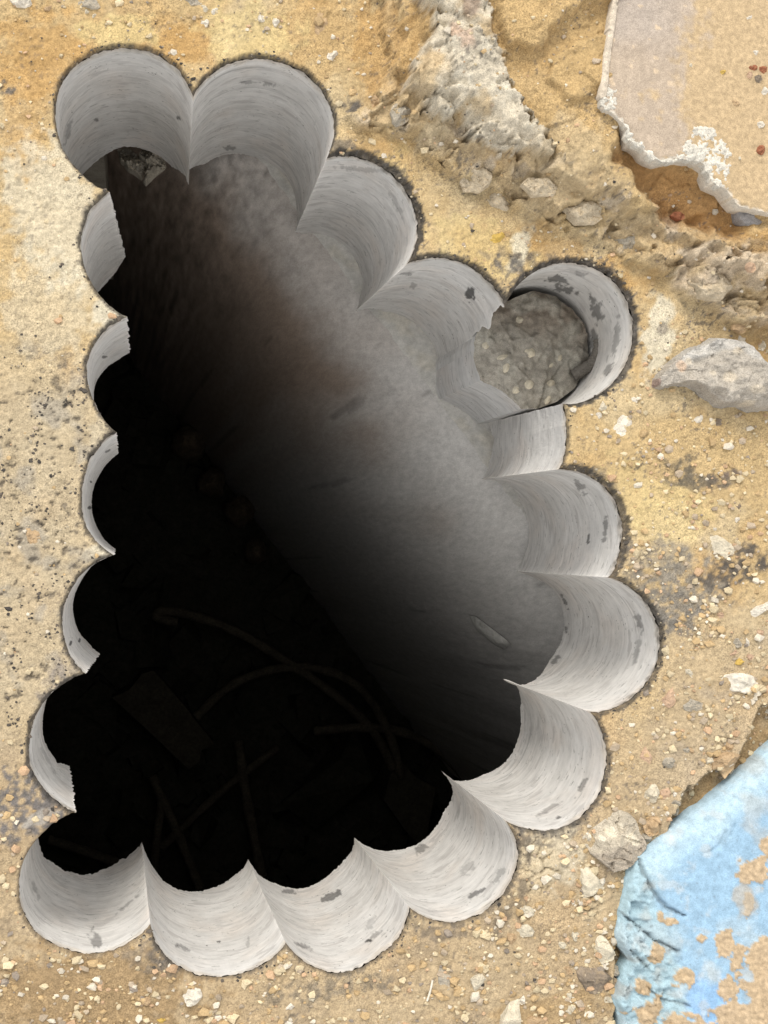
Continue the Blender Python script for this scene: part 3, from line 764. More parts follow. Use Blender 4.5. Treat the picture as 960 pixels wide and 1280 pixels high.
ZF = -2.3
def box_sheet(name, quads, mat, kind='structure'):
    V = []; F = []
    for q in quads:
        F.append([len(V) + j for j in range(4)]); V += q
    return tag(mesh_np(name, V, F, mat, smooth=False), kind=kind)
x0, x1, y0, y1 = -.75, 1.6, -1.3, 1.15
zt = -.02
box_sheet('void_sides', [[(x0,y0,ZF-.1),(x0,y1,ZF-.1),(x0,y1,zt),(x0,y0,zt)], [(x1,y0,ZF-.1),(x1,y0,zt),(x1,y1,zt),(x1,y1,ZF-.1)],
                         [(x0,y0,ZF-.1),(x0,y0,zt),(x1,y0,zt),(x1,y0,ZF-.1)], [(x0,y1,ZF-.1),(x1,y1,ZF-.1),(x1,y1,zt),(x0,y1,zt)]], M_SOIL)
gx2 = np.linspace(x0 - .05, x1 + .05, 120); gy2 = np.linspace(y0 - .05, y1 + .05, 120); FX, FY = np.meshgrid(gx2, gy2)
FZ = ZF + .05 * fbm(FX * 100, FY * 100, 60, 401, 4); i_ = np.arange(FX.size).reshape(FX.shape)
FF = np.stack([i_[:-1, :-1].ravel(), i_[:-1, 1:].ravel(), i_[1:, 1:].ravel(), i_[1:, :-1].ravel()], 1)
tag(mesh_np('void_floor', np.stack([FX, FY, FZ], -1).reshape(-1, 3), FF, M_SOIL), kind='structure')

def tube(name, pts, r, mat, seg=8, parent=None):
    P = [Vector(p) for p in pts]
    for _ in range(2):                                          # round the bends
        Qs = [P[0]]
        for a, b in zip(P[:-1], P[1:]): Qs += [a.lerp(b, .25), a.lerp(b, .75)]
        P = Qs + [P[-1]]
    V = []; F = []
    for i, p in enumerate(P):
        t = (P[min(i + 1, len(P) - 1)] - P[max(i - 1, 0)]).normalized()
        u = t.cross(Vector((.1, .2, 1))).normalized(); v = t.cross(u)
        rr = r * (1 + .12 * math.sin(i * 2.3))
        for j in range(seg):
            a = 2 * math.pi * j / seg; V.append(p + (u * math.cos(a) + v * math.sin(a)) * rr)
    for i in range(len(P) - 1):
        for j in range(seg): F.append([i * seg + j, i * seg + (j + 1) % seg, (i + 1) * seg + (j + 1) % seg, (i + 1) * seg + j])
    F += [[0, j, j + 1, j + 1] for j in range(1, seg - 1)]
    b = (len(P) - 1) * seg; F += [[b, b + j + 1, b + j, b + j] for j in range(1, seg - 1)]
    return mesh_np_poly(name, V, F, mat, parent)

zd = ZF + .12
for pts, r, lab in (
    ([(222,778),(192,772),(200,762),(240,768),(300,790),(360,828),(420,868),(470,915),(492,962)], .016, 'long dark hose with a hooked end lying deep in the void'),
    ([(245,897),(285,856),(345,834),(405,834),(455,860),(488,915),(502,972)], .016, 'arched dark hose crossing the hooked one in the void'),
    ([(392,914),(450,908),(510,914),(560,945),(590,985)], .016, 'short bowed dark hose in the void near the lower right holes')):
    tag(tube('hose', [at([p], zd + .05)[0] for p in pts], r * .72, M_ROD), lab, 'hose', 'hoses lying in the void')
for pts, r, lab in (
    ([(298,925),(308,1000),(328,1095)], .017, 'upright looking rod in the void above the middle bottom cusp'),
    ([(348,934),(280,985),(202,1060)], .014, 'slanting rod in the void crossing the upright looking rod'),
    ([(190,970),(222,1040),(250,1110)], .016, 'rod in the void leaning to the right above the second bottom hole'),
    ([(202,1000),(196,1050),(190,1105)], .014, 'short rod in the void just above the leftmost bottom cusp'),
    ([(60,1050),(100,1062),(150,1080)], .016, 'rod lying across the void seen in the bottom left hole')):
    tag(tube('rod', [at([p], zd)[0] for p in pts], r * .75, M_ROD), lab, 'rod', 'rods lying in the void')

def slab_box(name, quad, z0, z1, mat):
    a = [at([p], z1)[0] for p in quad]; b = [np.r_[v[:2], z0] for v in a]
    n = len(a); V = a + b; F = [list(range(n))[::-1], list(range(n, 2 * n))] + [[i, (i + 1) % n, n + (i + 1) % n, n + i] for i in range(n)]
    return mesh_np_poly(name, V, F, mat, smooth=False)
tag(slab_box('board', [(140,872),(162,862),(178,842),(192,838),(232,884),(268,930),(252,938),(249,952),(236,962),(190,918)], ZF - .05, zd + .02, M_WOOD), 'long brown board lying deep in the dark void left of the hoses', 'board')
tag(slab_box('board', [(480,1000),(487,972),(500,950),(520,972),(545,985),(538,1020),(530,1062),(508,1040)], ZF - .05, zd + .03, M_WOOD), 'dim jagged board fragment in the void below the bowed hose', 'board')

pr_ = at([(128, 172)], -.262 * H)[0]
V = [(x, y, z) for z in (-.262 * H, -1.5) for x, y in ((pr_[0] - .5, pr_[1]), (pr_[0], pr_[1]), (pr_[0], pr_[1] + .4), (pr_[0] - .5, pr_[1] + .4))]
tag(mesh_np_poly('concrete_pier', V, [[0, 3, 2, 1], [4, 5, 6, 7]] + [[i, (i + 1) % 4, 4 + (i + 1) % 4, 4 + i][::-1] for i in range(4)], M_GREY, smooth=False),
    'dim grey pier in the void at the lower left edge of the first hole', 'pier')

# ------------------------------------------------------------------ stones
def stone(name, poly, hgt, mat, label, cat='stone', group=None, z=None, step_=None, facets=9, seed=0, mound=.5, sink=.002, rough_=.0012, col=None, chip=.12):
    poly = np.asarray(poly, float); c = poly.mean(0)
    size = np.ptp(poly, axis=0).max()
    if len(poly) < 40:
        # roughen the outline
        n = 40; per = np.r_[poly, poly[:1]]; L = np.r_[0, np.cumsum(np.linalg.norm(np.diff(per, axis=0), axis=1))]
        s_ = np.linspace(0, L[-1], n, endpoint=False); poly = np.c_[np.interp(s_, L, per[:, 0]), np.interp(s_, L, per[:, 1])]
        nn = fbm(s_ * 1.0, s_ * 0 + seed * 3.3, max(size * .3, 3), seed, 3) * size * .035
        v = poly - c; poly = c + v * (1 + nn / (np.linalg.norm(v, axis=1) + 1e-6))[:, None]
    st = step_ or max(size / 26, 1.0)
    g = np.random.default_rng(seed + 11)
    pl = [(g.uniform(-1, 1), g.uniform(-1, 1), g.uniform(.45, 1.0)) for _ in range(facets)]
    z = ground_z(*c) - sink if z is None else z
    R = size / 2
    def hf(px, py, d):
        e = np.clip(d / (R * mound), 0, 1); prof = 1 - (1 - e) ** 2.2
        hh = .45 * sst(0, .05 * R, d) + .55 * prof
        X = (px - c[0]) / R; Y = (py - c[1]) / R
        for a, b, q in pl: hh = np.minimum(hh, q + .75 * (a * X + b * Y))
        hh = np.maximum(hh, .08)
        hh = hh + chip * sst(0, .2 * R, d) * (facet(px + 3, py, R * .7, seed + 5) + .5 * facet(px, py + 5, R * .3, seed + 9))
        hh = np.maximum(hh, .05)
        return z + hgt * hh + rough_ * fbm(px, py, max(R * .5, 3), seed + 70, 4) * sst(0, 3, d) + rough_ * .5 * fbm(px, py, max(R * .16, 2), seed + 71, 3)
    V, F, cc, be = grid_patch(poly, st, hf, z, (lambda a, b, d: col(a, b, d)) if col else None)
    V, F, cc = skirted(V, F, cc, be, z - .004, .97)
    o = at([c], z)[0]
    ob = mesh_np(name, V, F, mat, col=cc, origin=o, smooth=False)
    return tag(ob, label, cat, group)

def ell(cx, cy, rx, ry, rot=0, n=9, seed=0):
    g = np.random.default_rng(seed * 7 + 1); a = np.sort(np.linspace(0, 2 * np.pi, n, endpoint=False) + g.uniform(-.22, .22, n)); k = g.uniform(.82, 1.12, n)
    c, s = math.cos(math.radians(rot)), math.sin(math.radians(rot)); X = rx * k * np.cos(a); Y = ry * k * np.sin(a)
    return np.c_[cx + c * X - s * Y, cy + s * X + c * Y]

def lump_col(px, py, d):
    c = np.zeros(px.shape + (3,)) + np.array([.37, .335, .285])
    arc = sst(20, 13, d + 3 * fbm(px, py, 20, 502, 3)) * sst(474, 462, py - .12 * (px - 900)) * sst(828, 850, px)
    c = lerp(c, np.array([.43, .41, .375]), .9 * arc)
    c = c * (1 + .22 * fbm(px, py, 20, 501, 4))[..., None]
    c = lerp(c, np.array([.50, .38, .28]), .9 * blob(px, py, 842, 462, 7, 8, 0, 1, .3))
    for cx, cy, rx, ry in ((905,444,6,5),(895,476,8,6),(923,492,9,5),(850,455,4,4),(940,470,5,4),(920,507,6,3),(877,470,4,3)):
        c = lerp(c, np.array([.50, .44, .35]), .9 * blob(px, py, cx, cy, rx, ry, 10, int(cx), .4))
    c = lerp(c, np.array([.22, .15, .125]), .8 * blob(px, py, 815, 479, 4, 7, 20, 6, .6))
    c = lerp(c, np.array([.14, .12, .11]), .7 * blob(px, py, 950, 495, 12, 12, 0, 7, .6))
    return c
LUMP = [(811,484),(814,471),(826,458),(840,445),(858,431),(885,424),(910,427),(930,437),(950,455),(985,480),(985,515),(950,515),(930,517),(915,511),(893,512),(888,506),(879,499),(866,491),(852,484),(836,484),(820,489)]
stone('concrete_lump', LUMP, .058, M_ROCK, 'large grey broken concrete lump with a smooth curved upper edge on the sand', 'concrete lump', seed=3, step_=1.6, mound=.5, rough_=.009, col=lump_col, sink=.006, facets=3, chip=.05)

def big_col(px, py, d):
    c = np.zeros(px.shape + (3,)) + np.array([.42, .37, .29])
    c = c * (1 + .2 * fbm(px, py, 18, 511, 4))[..., None]
    c = lerp(c, np.array([.30, .255, .205]), .7 * sst(1050, 1062, py + .35 * (px - 765) + 4 * fbm(px, py, 14, 512, 3)))
    for cx, cy, rx, ry in ((760,1037,7,7),(783,1043,8,6),(748,1045,6,4),(790,1050,6,5),(773,1030,4,3),(737,1044,4,3)):
        c = lerp(c, np.array([.62, .56, .44]), .9 * blob(px, py, cx, cy, rx, ry, 20, int(cx), .3))
    return c
stone('rock', [(727,1046),(735,1037),(752,1027),(770,1012),(785,1016),(795,1026),(797,1040),(806,1052),(804,1062),(785,1079),(763,1090),(750,1078),(735,1066),(728,1055)], .040, M_ROCK, 'big faceted pale rock with white inclusions touching the blue block', 'rock', seed=5, step_=1.5, col=big_col, rough_=.0025, chip=.2, mound=.35)

ST = [  # outline, height (m), material, label
 ([(724,1079),(735,1082),(745,1095),(756,1110),(740,1119),(728,1123),(724,1100)], .015, M_PALE, 'pointed cream stone just below the big faceted rock'),
 (ell(750,1101,7,7,0,8,2), .009, M_WHITE, 'small white stone tucked beside the pointed cream stone'),
 (ell(763,1105,7,4,-10,7,3), .007, M_TAN, 'little tan chip right of the small white stone below the big rock'),
 (ell(730,1126,7,5,10,8,4), .008, M_TAN, 'tan pebble at the lower tip of the pointed cream stone'),
 ([(803,1031),(811,1022),(822,1020),(826,1030),(822,1042),(812,1046),(805,1040)], .015, M_TAN, 'rounded tan stone between the big faceted rock and the cracked soil edge'),
 (ell(808,1046,8,7,30,8,6), .010, M_GREY, 'greyish stone pressed against the rounded tan stone'),
 ([(800,997),(812,980),(820,979),(823,990),(818,1003),(805,1006)], .014, M_PALE, 'angular beige stone above the rounded tan stone'),
 ([(823,981),(832,978),(838,990),(835,1006),(826,1004)], .006, M_PINK, 'flat pinkish flake right of the angular beige stone'),
 (ell(843,993,4,5,0,7,9), .006, M_WHITE, 'white pebble topmost in the cluster at the cracked soil edge'),
 (ell(845,1004,6,5,20,7,10), .007, M_GREY, 'grey pebble in the middle of the cluster at the cracked soil edge'),
 (ell(832,1016,4,5,0,7,11), .006, M_WHITE, 'tiny white pebble at the left foot of the cluster by the soil edge'),
 (ell(844,1015,5,5,0,7,12), .006, M_GREY, 'lowest grey pebble of the cluster by the soil edge'),
 ([(798,945),(806,932),(815,945),(812,958),(806,961),(800,952)], .006, M_PINK, 'flat pink diamond shaped flake right of the lower right hole'),
 (ell(835,953,10,8,15,9,14), .011, M_GREY, 'rounded grey stone right of the pink diamond flake'),
 (ell(818,918,6,5,20,8,15), .007, M_PALE, 'pale pebble above the pink diamond flake'),
 (ell(856,937,6,5,0,8,16), .007, M_GREY, 'left one of two small grey pebbles beside each other above the soil crack'),
 (ell(864,938,6,4,30,8,17), .006, M_TAN, 'tan pebble touching the small grey pebble above the soil crack'),
 ([(889,951),(897,943),(907,938),(922,942),(917,960),(905,973),(899,962),(890,962)], .018, M_TAN, 'angular tan rock on the soil edge left of the cracked line'),
 (ell(886,951,6,8,0,8,19), .010, M_PALE, 'small cream stone leaning on the angular tan rock'),
 (ell(912,933,8,6,20,8,20), .009, M_TAN, 'tan pebble just above the angular tan rock'),
 ([(898,852),(905,843),(925,840),(940,844),(948,855),(942,864),(930,867),(915,864)], .014, M_WHITE, 'long whitish stone, largest on the sand right of the third right hole'),
 ([(850,880),(855,870),(866,874),(880,879),(882,885),(870,890),(856,889)], .010, M_GREY, 'light grey angular stone left of the long whitish stone'),
 ([(824,877),(833,865),(841,858),(845,868),(844,880),(836,886)], .008, M_PINK, 'pinkish tan angular chip next to the third right hole'),
 (ell(861,842,5,9,-35,7,24), .006, M_PALE, 'narrow cream chip standing above the light grey angular stone'),
 (ell(875,860,6,4,-20,8,25), .006, M_YEL, 'tiny yellowish pebble above the light grey angular stone'),
 ([(883,680),(887,670),(895,668),(912,678),(919,688),(913,700),(900,695),(888,688)], .009, M_PALE, 'flat beige slab like stone over the dark tar stain'),
 ([(937,764),(945,758),(960,752),(970,748),(970,758),(955,765),(945,772),(939,770)], .009, M_WHITE, 'bone shaped white stone at the right picture edge below the tar stain'),
 (ell(922,803,8,7,0,8,28), .010, M_GREY, 'grey striped pebble in the cluster above the long whitish stone'),
 (ell(934,801,4,7,0,8,29), .008, M_WHITE, 'white pebble beside the grey striped pebble'),
 (ell(917,816,8,5,-10,8,30), .007, M_PINK, 'pinkish pebble under the grey striped pebble'),
 (ell(923,826,8,5,-20,8,31), .008, M_YEL, 'yellowish pebble lowest in the cluster above the long whitish stone'),
 (ell(938,821,7,5,0,8,32), .006, M_PINK, 'pinkish pebble at the right of the yellowish pebble'),
 (ell(949,790,7,6,-30,8,33), .008, M_PINK, 'pinkish stone near the right edge below the bone shaped stone'),
 ([(781,497),(786,488),(796,489),(800,498),(797,506),(788,507)], .006, M_WHITE, 'white plaster flake right of the hole with the stuck core'),
 ([(782,518),(790,525),(790,545),(787,557),(774,556),(772,545),(764,536),(770,528),(775,520)], .005, M_WHITE, 'jagged white plaster flake, larger and lower of two on the sand'),
 (ell(752,508,8,7,0,8,36), .009, M_PALE, 'cream pebble just under the rim of the hole with the stuck core'),
 (ell(747,520,6,5,0,8,37), .007, M_WHITE, 'white pebble left of the jagged plaster flake, below the cream pebble'),
 ([(866,524),(872,519),(882,516),(879,526),(871,531)], .006, M_WHITE, 'shell like white chip under the large grey lump'),
 (ell(895,528,6,6,0,8,39), .010, M_DARK, 'dark brown crumb right of the shell like chip'),
 (ell(924,411,10,6,25,8,40), .010, M_TAN, 'tan stone wedged under the beige ledge at the right'),
 ([(914,419),(924,420),(934,430),(932,438),(922,433)], .009, M_WHITE, 'white chip above the smooth edge of the large grey lump'),
 (ell(952,432,5,8,0,8,42), .009, M_PALE, 'cream upright pebble right of the white chip under the ledge'),
 (ell(922,634,6,7,0,8,43), .007, M_DARK, 'dark speckled pebble on the sand below the tar crescent'),
 (ell(921,650,4,5,0,8,44), .006, M_WHITE, 'white pebble just below the dark speckled pebble'),
 ([(741,1193),(746,1163),(757,1172),(768,1190),(766,1200),(750,1204)], .015, M_PALE, 'triangular cream stone left of the blue block'),
 ([(718,1206),(727,1201),(745,1206),(762,1218),(778,1228),(778,1240),(760,1242),(733,1241),(723,1226)], .017, M_DARK, 'flat grey brown broken block against the blue block'),
 (ell(756,1208,6,5,0,7,47), .009, M_WHITE, 'white cube like chip resting on the grey brown broken block'),
 (ell(768,1212,6,8,0,8,48), .011, M_GREY, 'grey chip beside the white cube like chip'),
 ([(586,1222),(600,1214),(608,1220),(605,1230),(595,1243),(590,1236)], .010, M_PALE, 'pointed beige stone on the dirt below the lower right hole'),
 ([(547,1215),(552,1203),(562,1206),(565,1225),(556,1248),(549,1252),(547,1235)], .005, M_GREY, 'dark grey leaf shaped flake beside a straw'),
 ([(625,1268),(637,1252),(649,1247),(651,1290),(622,1290)], .016, M_PALE, 'cream stone cut by the bottom edge of the picture'),
 (ell(652,1249,5,7,-10,7,52), .008, M_WHITE, 'bluish white chip on the shoulder of the cream stone at the bottom edge'),
 ([(652,1275),(665,1268),(680,1272),(690,1280),(688,1292),(655,1292)], .010, M_TAN, 'low tan stone right of the cream stone at the bottom edge'),
 (ell(656,1163,11,9,0,9,54), .009, M_PALE, 'beige stone in the crumbly dirt right of the lower right hole'),
 (ell(640,1173,7,8,0,8,55), .008, M_TAN, 'tan stone touching the beige stone in the crumbly dirt'),
 (ell(658,1140,10,8,15,9,56), .008, M_PALE, 'flat cream clod above the beige stone in the crumbly dirt'),
 (ell(719,1168,7,9,0,8,57), .010, M_PALE, 'cream stone upper of a group left of the triangular stone'),
 (ell(703,1181,7,5,20,8,58), .008, M_PALE, 'cream pebble lower left in the group left of the triangular stone'),
 (ell(707,1130,7,6,0,8,59), .007, M_TAN, 'tan clod left of the pointed cream stone'),
 (ell(762,1157,6,4,20,8,60), .007, M_PALE, 'small pale chip above the triangular cream stone'),
 (ell(710,1212,6,6,0,8,61), .007, M_TAN, 'tan pebble left of the grey brown broken block'),
 (ell(713,1262,8,7,0,9,62), .009, M_PALE, 'cream crumbly stone below the grey brown broken block'),
 (ell(760,1249,6,5,0,8,63), .008, M_PALE, 'round cream pebble under the grey brown broken block'),
 (ell(712,1243,6,6,0,8,64), .008, M_PALE, 'pale pebble just left under the grey brown broken block'),
 ([(228,1245),(231,1236),(240,1232),(251,1236),(254,1245),(247,1254),(233,1257)], .014, M_WHITE, 'round whitish stone below the second bottom hole'),
 (ell(184,1251,5,6,0,8,66), .008, M_TAN, 'tan pebble left of the round whitish stone'),
 (ell(201,1275,9,7,0,8,67), .008, M_YEL, 'yellow stone at the bottom edge left of the round whitish stone'),
 (ell(361,1258,8,7,-20,8,68), .008, M_WHITE, 'white stone on the grey dirt below the third bottom hole'),
 (ell(389,1248,6,5,0,8,69), .007, M_PALE, 'pale pebble right of the white stone below the third bottom hole'),
 (ell(360,1277,7,6,0,8,70), .007, M_WHITE, 'white pebble at the bottom edge under the white stone'),
 (ell(27,4,15,8,5,9,71), .011, M_WHITE, 'whitish stone in the top left corner'),
 (ell(112,5,17,7,5,9,72), .009, M_GREY, 'flat grey stone at the top edge above the first hole'),
 (ell(118,20,5,6,20,7,73), .007, M_PALE, 'cream chip below the flat grey stone at the top edge'),
 (ell(108,15,5,4,0,7,74), .006, M_PALE, 'small cream pebble left of the chip below the flat grey stone'),
 (ell(60,11,6,5,0,8,75), .007, M_TAN, 'tan pebble at the top edge right of the corner stone'),
 (ell(240,3,12,6,5,8,76), .009, M_GREY, 'grey stone at the top edge between the first two holes'),
 (ell(256,11,6,6,0,8,77), .007, M_PALE, 'cream pebble below the grey stone at the top edge'),
 (ell(268,14,6,6,0,8,78), .007, M_WHITE, 'right hand white pebble of the group at the top edge'),
 ([(250,26),(256,22),(262,28),(259,35),(252,34)], .007, M_WHITE, 'square pinkish white chip lowest in the group at the top edge'),
 (ell(327,24,5,6,0,7,80), .007, M_WHITE, 'white pebble left in the ring shaped group above the second hole'),
 (ell(345,27,5,8,10,7,81), .007, M_WHITE, 'white chip right in the ring shaped group above the second hole'),
 (ell(329,40,4,4,0,7,82), .006, M_GREY, 'grey pebble lowest in the ring shaped group above the second hole'),
 ([(396,14),(404,14),(412,32),(411,46),(404,50),(392,40)], .004, M_TAN, 'flat tan flake bedded in the sand at the top centre'),
 (ell(417,70,9,7,10,8,84), .009, M_WHITE, 'white stone right of the second hole on the sand'),
 (ell(470,128,6,11,0,8,85), .011, M_TAN, 'upright tan stone by the black tar scrap'),
 (ell(500,143,15,15,0,10,86), .014, M_GREY, 'round greyish stone stuck at the foot of the pale concrete mass'),
 (ell(847,271,9,6,15,8,87), .012, M_RED, 'red brick fragment in the shaded hollow under the tan slab'),
 (ell(903,300,5,4,0,8,88), .007, M_TAN, 'small tan pebble on the orange sand under the slab corner'),
 (ell(938,334,6,8,-20,8,89), .009, M_PINK, 'pinkish pebble on the slope above the beige ledge'),
 (ell(691,94,5,4,0,8,90), .006, M_PALE, 'lone cream pebble on the sand in the hollow'),
 ([(747,96),(752,87),(759,92),(757,102),(750,104)], .018, M_DARK, 'dark grey chip poking out beside the edge of the tan slab'),
 ([(32,660),(57,660),(50,678),(42,684),(34,676)], .005, M_TAN, 'triangular tan flake on the speckled ground left of the holes'),
 (ell(621,297,10,7,-20,9,93), .008, M_YEL, 'yellow clod above the rim near the small upper scrap of tar'),
 (ell(900,770,5,6,0,8,94), .006, M_PINK, 'small pinkish pebble between the tar stain and the bone shaped stone'),
 (ell(812,992,4,3,0,7,95), .016, M_WHITE, 'tiny white grain on top of the angular beige stone'),
]
for i, (poly, hgt, mat, lab) in enumerate(ST):
    stone('stone', poly, hgt * 1.35, mat, lab, 'stone', 'loose stones on the sand', seed=20 + i)
tag(tube('straw', [np.r_[at([p])[0][:2], ground_z(*p) + .0022] for p in ((540,1224),(537,1238),(533,1250))], .0012, M_WHITE, 6), 'short pale straw lying left of the dark grey flake', 'straw')

# ------------------------------------------------------------------ tan slab at the upper right
ZS = .074
def slab_h(px, py, d):
    return ZS - .004 * (1 - sst(0, 6, d)) * (.5 + .5 * fbm(px, py, 9, 601, 3)) + .0006 * fbm(px, py, 40, 602, 3) + .0012 * np.clip(fbm(px, py, 9, 603, 3), 0, 1) * sandm(px, py)
def sandm(px, py):
    e = px - 862 + 34 * fbm(px, py, 90, 604, 4) + (py - 100) * .05
    return sst(-12, 14, e + 14 * fbm(px, py, 10, 605, 3))
def slab_c(px, py, d):
    c = np.zeros(px.shape + (3,)) + np.array([.365, .295, .225])
    c = lerp(c, np.array([.345, .295, .25]), .8 * sst(85, 20, py + 20 * fbm(px, py, 50, 606, 3)) * sst(900, 800, px))
    c = c * (1 + .08 * fbm(px, py, 25, 607, 4))[..., None]
    c = lerp(c, np.array([.42, .31, .18]), .85 * sst(.25, .7, fbm(px, py, 26, 608, 4)) * sst(90, 125, py))
    c = lerp(c, np.array([.54, .42, .29]), .8 * sst(.62, .78, fbm(px, py, 14, 609, 2)) * sst(150, 90, py))
    c = lerp(c, np.array([.405, .30, .175]) , .93 * sandm(px, py))
    c = c * (1 + .22 * sandm(px, py) * fbm(px, py, 5, 610, 3))[..., None]
    c = lerp(c, np.array([.55, .50, .42]), .85 * (1 - sst(1.0, 3.2, d + 2 * fbm(px, py, 8, 611, 2))))
    return np.clip(c, .02, .8)
V, F, cc, be = grid_patch(SL, 2.2, slab_h, ZS, slab_c)
V, F, cc = skirted(V, F, cc, be, ZS - .036, .995)
slab = tag(mesh_np('floor_slab', V, F, M_SLAB, col=cc, origin=at([(860, 100)], ZS - .036)[0]), 'broken tan floor slab dusted with sand, jutting in at the upper right', 'slab')
def roughen(poly, amp, seed):
    poly = np.asarray(poly, float); per = np.r_[poly, poly[:1]]; L = np.r_[0, np.cumsum(np.linalg.norm(np.diff(per, axis=0), axis=1))]
    s_ = np.arange(0, L[-1], 1.6); q = np.c_[np.interp(s_, L, per[:, 0]), np.interp(s_, L, per[:, 1])]
    return q + amp * np.c_[fbm(s_, s_ * 0 + seed, 9, seed, 3), fbm(s_, s_ * 0 + seed + 9, 9, seed + 1, 3)]
def patch_part(name, poly, zt, thick, colr, mat, parent, amp=.0015, st=1.3, seed=0):
    if name == 'plaster_patch': poly = roughen(poly, 3.0, seed)
    V, F, cc, be = grid_patch(poly, st, lambda x, y, d: zt + amp * fbm(x, y, 14, seed, 4) + amp * .8 * fbm(x, y, 5, seed + 3, 3) - .0015 * (1 - sst(0, 4, d)), zt,
                              lambda x, y, d: np.clip(np.array(colr)[None] * (1 + .16 * fbm(x, y, 9, seed + 5, 3) - .35 * sst(.5, .75, fbm(x, y, 12, seed + 9, 3)))[:, None], .02, .85))
    V, F, cc = skirted(V, F, cc, be, zt - thick)
    return mesh_np(name, V, F, mat, parent=parent, col=cc, origin=np.r_[V[:, :2].mean(0), zt - thick])
patch_part('edge_trim', [(772,-150),(768,-10),(757,62),(750,119),(752,122),(759,119),(765,62),(775,-10),(780,-150)], ZS + .004, .036, (.50, .43, .34), M_SLAB, slab, .0010, seed=640)
for poly, s in (([(752,118),(757,104),(768,108),(775,112),(769,120),(776,130),(779,136),(766,141),(750,131)], 620),
                ([(844,199),(849,186),(857,174),(866,161),(878,155),(888,153),(894,160),(900,168),(908,176),(912,190),(916,200),(914,214),(909,222),(910,237),(900,233),(891,229),(887,219),(884,210),(878,203),(862,199)], 622),
                ([(790,178),(803,185),(812,197),(828,203),(846,200),(846,197),(828,200),(816,194),(807,181),(798,176)], 624),
                ([(770,143),(777,150),(785,160),(787,176),(793,178),(791,168),(787,158),(779,148)], 626)):
    o_ = patch_part('plaster_patch', poly, ZS + .0008, .016, (.58, .545, .47), M_ROCK, slab, .0026, seed=s)
patch_part('mortar_bed', [(922,255),(944,260),(965,270),(1120,306),(1120,345),(985,306),(955,293),(938,284),(927,273)], ZS - .020, .025, (.27, .255, .245), M_SLAB, slab, .0015, seed=630)
for k_, (poly, hg, mat, lab) in enumerate((
        ([(574,226),(582,213),(600,212),(614,220),(612,234),(598,242),(580,240)], .022, M_CHUNK, 'cream broken chunk in the ledge above the third hole'),
        ([(650,232),(660,222),(682,224),(697,236),(690,247),(664,246)], .018, M_CHUNK, 'flat cream chunk in the ledge above the fourth hole'),
        ([(604,250),(618,238),(640,240),(656,252),(650,266),(626,268),(610,262)], .020, M_CHUNK, 'tan broken chunk at the foot of the ledge between the two cream chunks'),
        ([(752,300),(768,288),(790,292),(804,306),(798,322),(776,322),(758,314)], .024, M_GREY, 'greyish broken chunk in the ledge above the hole with the stuck core'),
        ([(700,262),(716,250),(742,254),(756,268),(744,282),(718,282)], .020, M_CHUNK, 'beige broken chunk on the slope left of the shaded hollow'),
        ([(858,352),(876,338),(902,344),(914,362),(898,378),(872,374)], .022, M_CHUNK, 'beige knob on the ledge above the large grey lump'))):
    stone('broken_concrete', poly, hg, mat, lab, 'concrete', 'broken chunks along the ledge', seed=700 + k_, rough_=.004, chip=.10, sink=.008, mound=.7, facets=2)
ST2 = [(ell(941,85,6,5,20,8,201), M_RED, 'reddish stone topmost in the brown gravel on the tan slab'), (ell(936,95,5,5,0,8,202), M_PINK, 'pinkish stone left in the brown gravel on the tan slab'),
       (ell(948,99,7,6,0,8,203), M_DARK, 'brown stone middle in the gravel on the tan slab'), (ell(953,88,6,6,0,8,204), M_RED, 'red brown stone at the right edge in the gravel on the tan slab'),
       (ell(956,115,5,7,0,8,205), M_WHITE, 'white chip lowest in the gravel on the tan slab'), (ell(945,66,6,4,20,8,206), M_WHITE, 'white flake above the brown gravel on the tan slab'),
       (ell(936,22,5,4,-30,7,207), M_WHITE, 'bright white chip on the sand of the tan slab near the top'), (ell(902,91,4,3,0,7,208), M_YEL, 'yellowish pebble centred on the tan slab'),
       (ell(863,82,3,3,0,7,209), M_PALE, 'tiny pale pebble left on the tan slab'), (ell(917,130,7,5,0,8,210), M_TAN, 'tan flat stone on the sand of the slab above the plaster patch'),
       (ell(951,188,6,6,0,8,211), M_RED, 'red brown stone right of the white plaster patch'), (ell(924,198,3,3,0,7,212), M_PALE, 'tiny pale pebble right of the white plaster patch'), (ell(950,156,6,5,0,7,213), M_WHITE, 'white flake between the gravel and the red brown stone')]
for i, (poly, mat, lab) in enumerate(ST2):
    stone('stone', poly, .007, mat, lab, 'stone', 'small stones on the tan slab', seed=220 + i, z=ZS - .001)

# ------------------------------------------------------------------ blue painted block at the lower right
BL = [(1130,800),(960,950),(943,965),(927,980),(912,993),(900,1002),(890,1012),(880,1017),(862,1031),(845,1043),(830,1052),(815,1065),(806,1069),(797,1070),(793,1078),(791,1088),(788,1105),(786,1122),(783,1134),(780,1142),(778,1158),(775,1175),(780,1190),(787,1197),(792,1205),(788,1213),(785,1220),(780,1232),(777,1240),(771,1250),(773,1259),(777,1267),(781,1282),(785,1340),(785,1420),(1130,1420)]
ZB = .024
CR1 = [(803,1076),(808,1095),(818,1116),(832,1134),(856,1145)]; CR2 = [(782,1145),(800,1160),(822,1178),(850,1190)]; CR3 = [(790,1190),(808,1208),(812,1212)]
CR4 = [(808,1225),(815,1240),(830,1252),(862,1258)]; CR5 = [(910,1040),(903,1050),(896,1060),(880,1068)]; CR6 = [(920,1030),(914,1045),(905,1052)]
def crack(px, py, line, a=1.2):
    return polysdf(px + a * fbm(px, py, 12, 701, 3), py + a * fbm(px, py, 12, 702, 3), line, closed=False, far=60)[0]
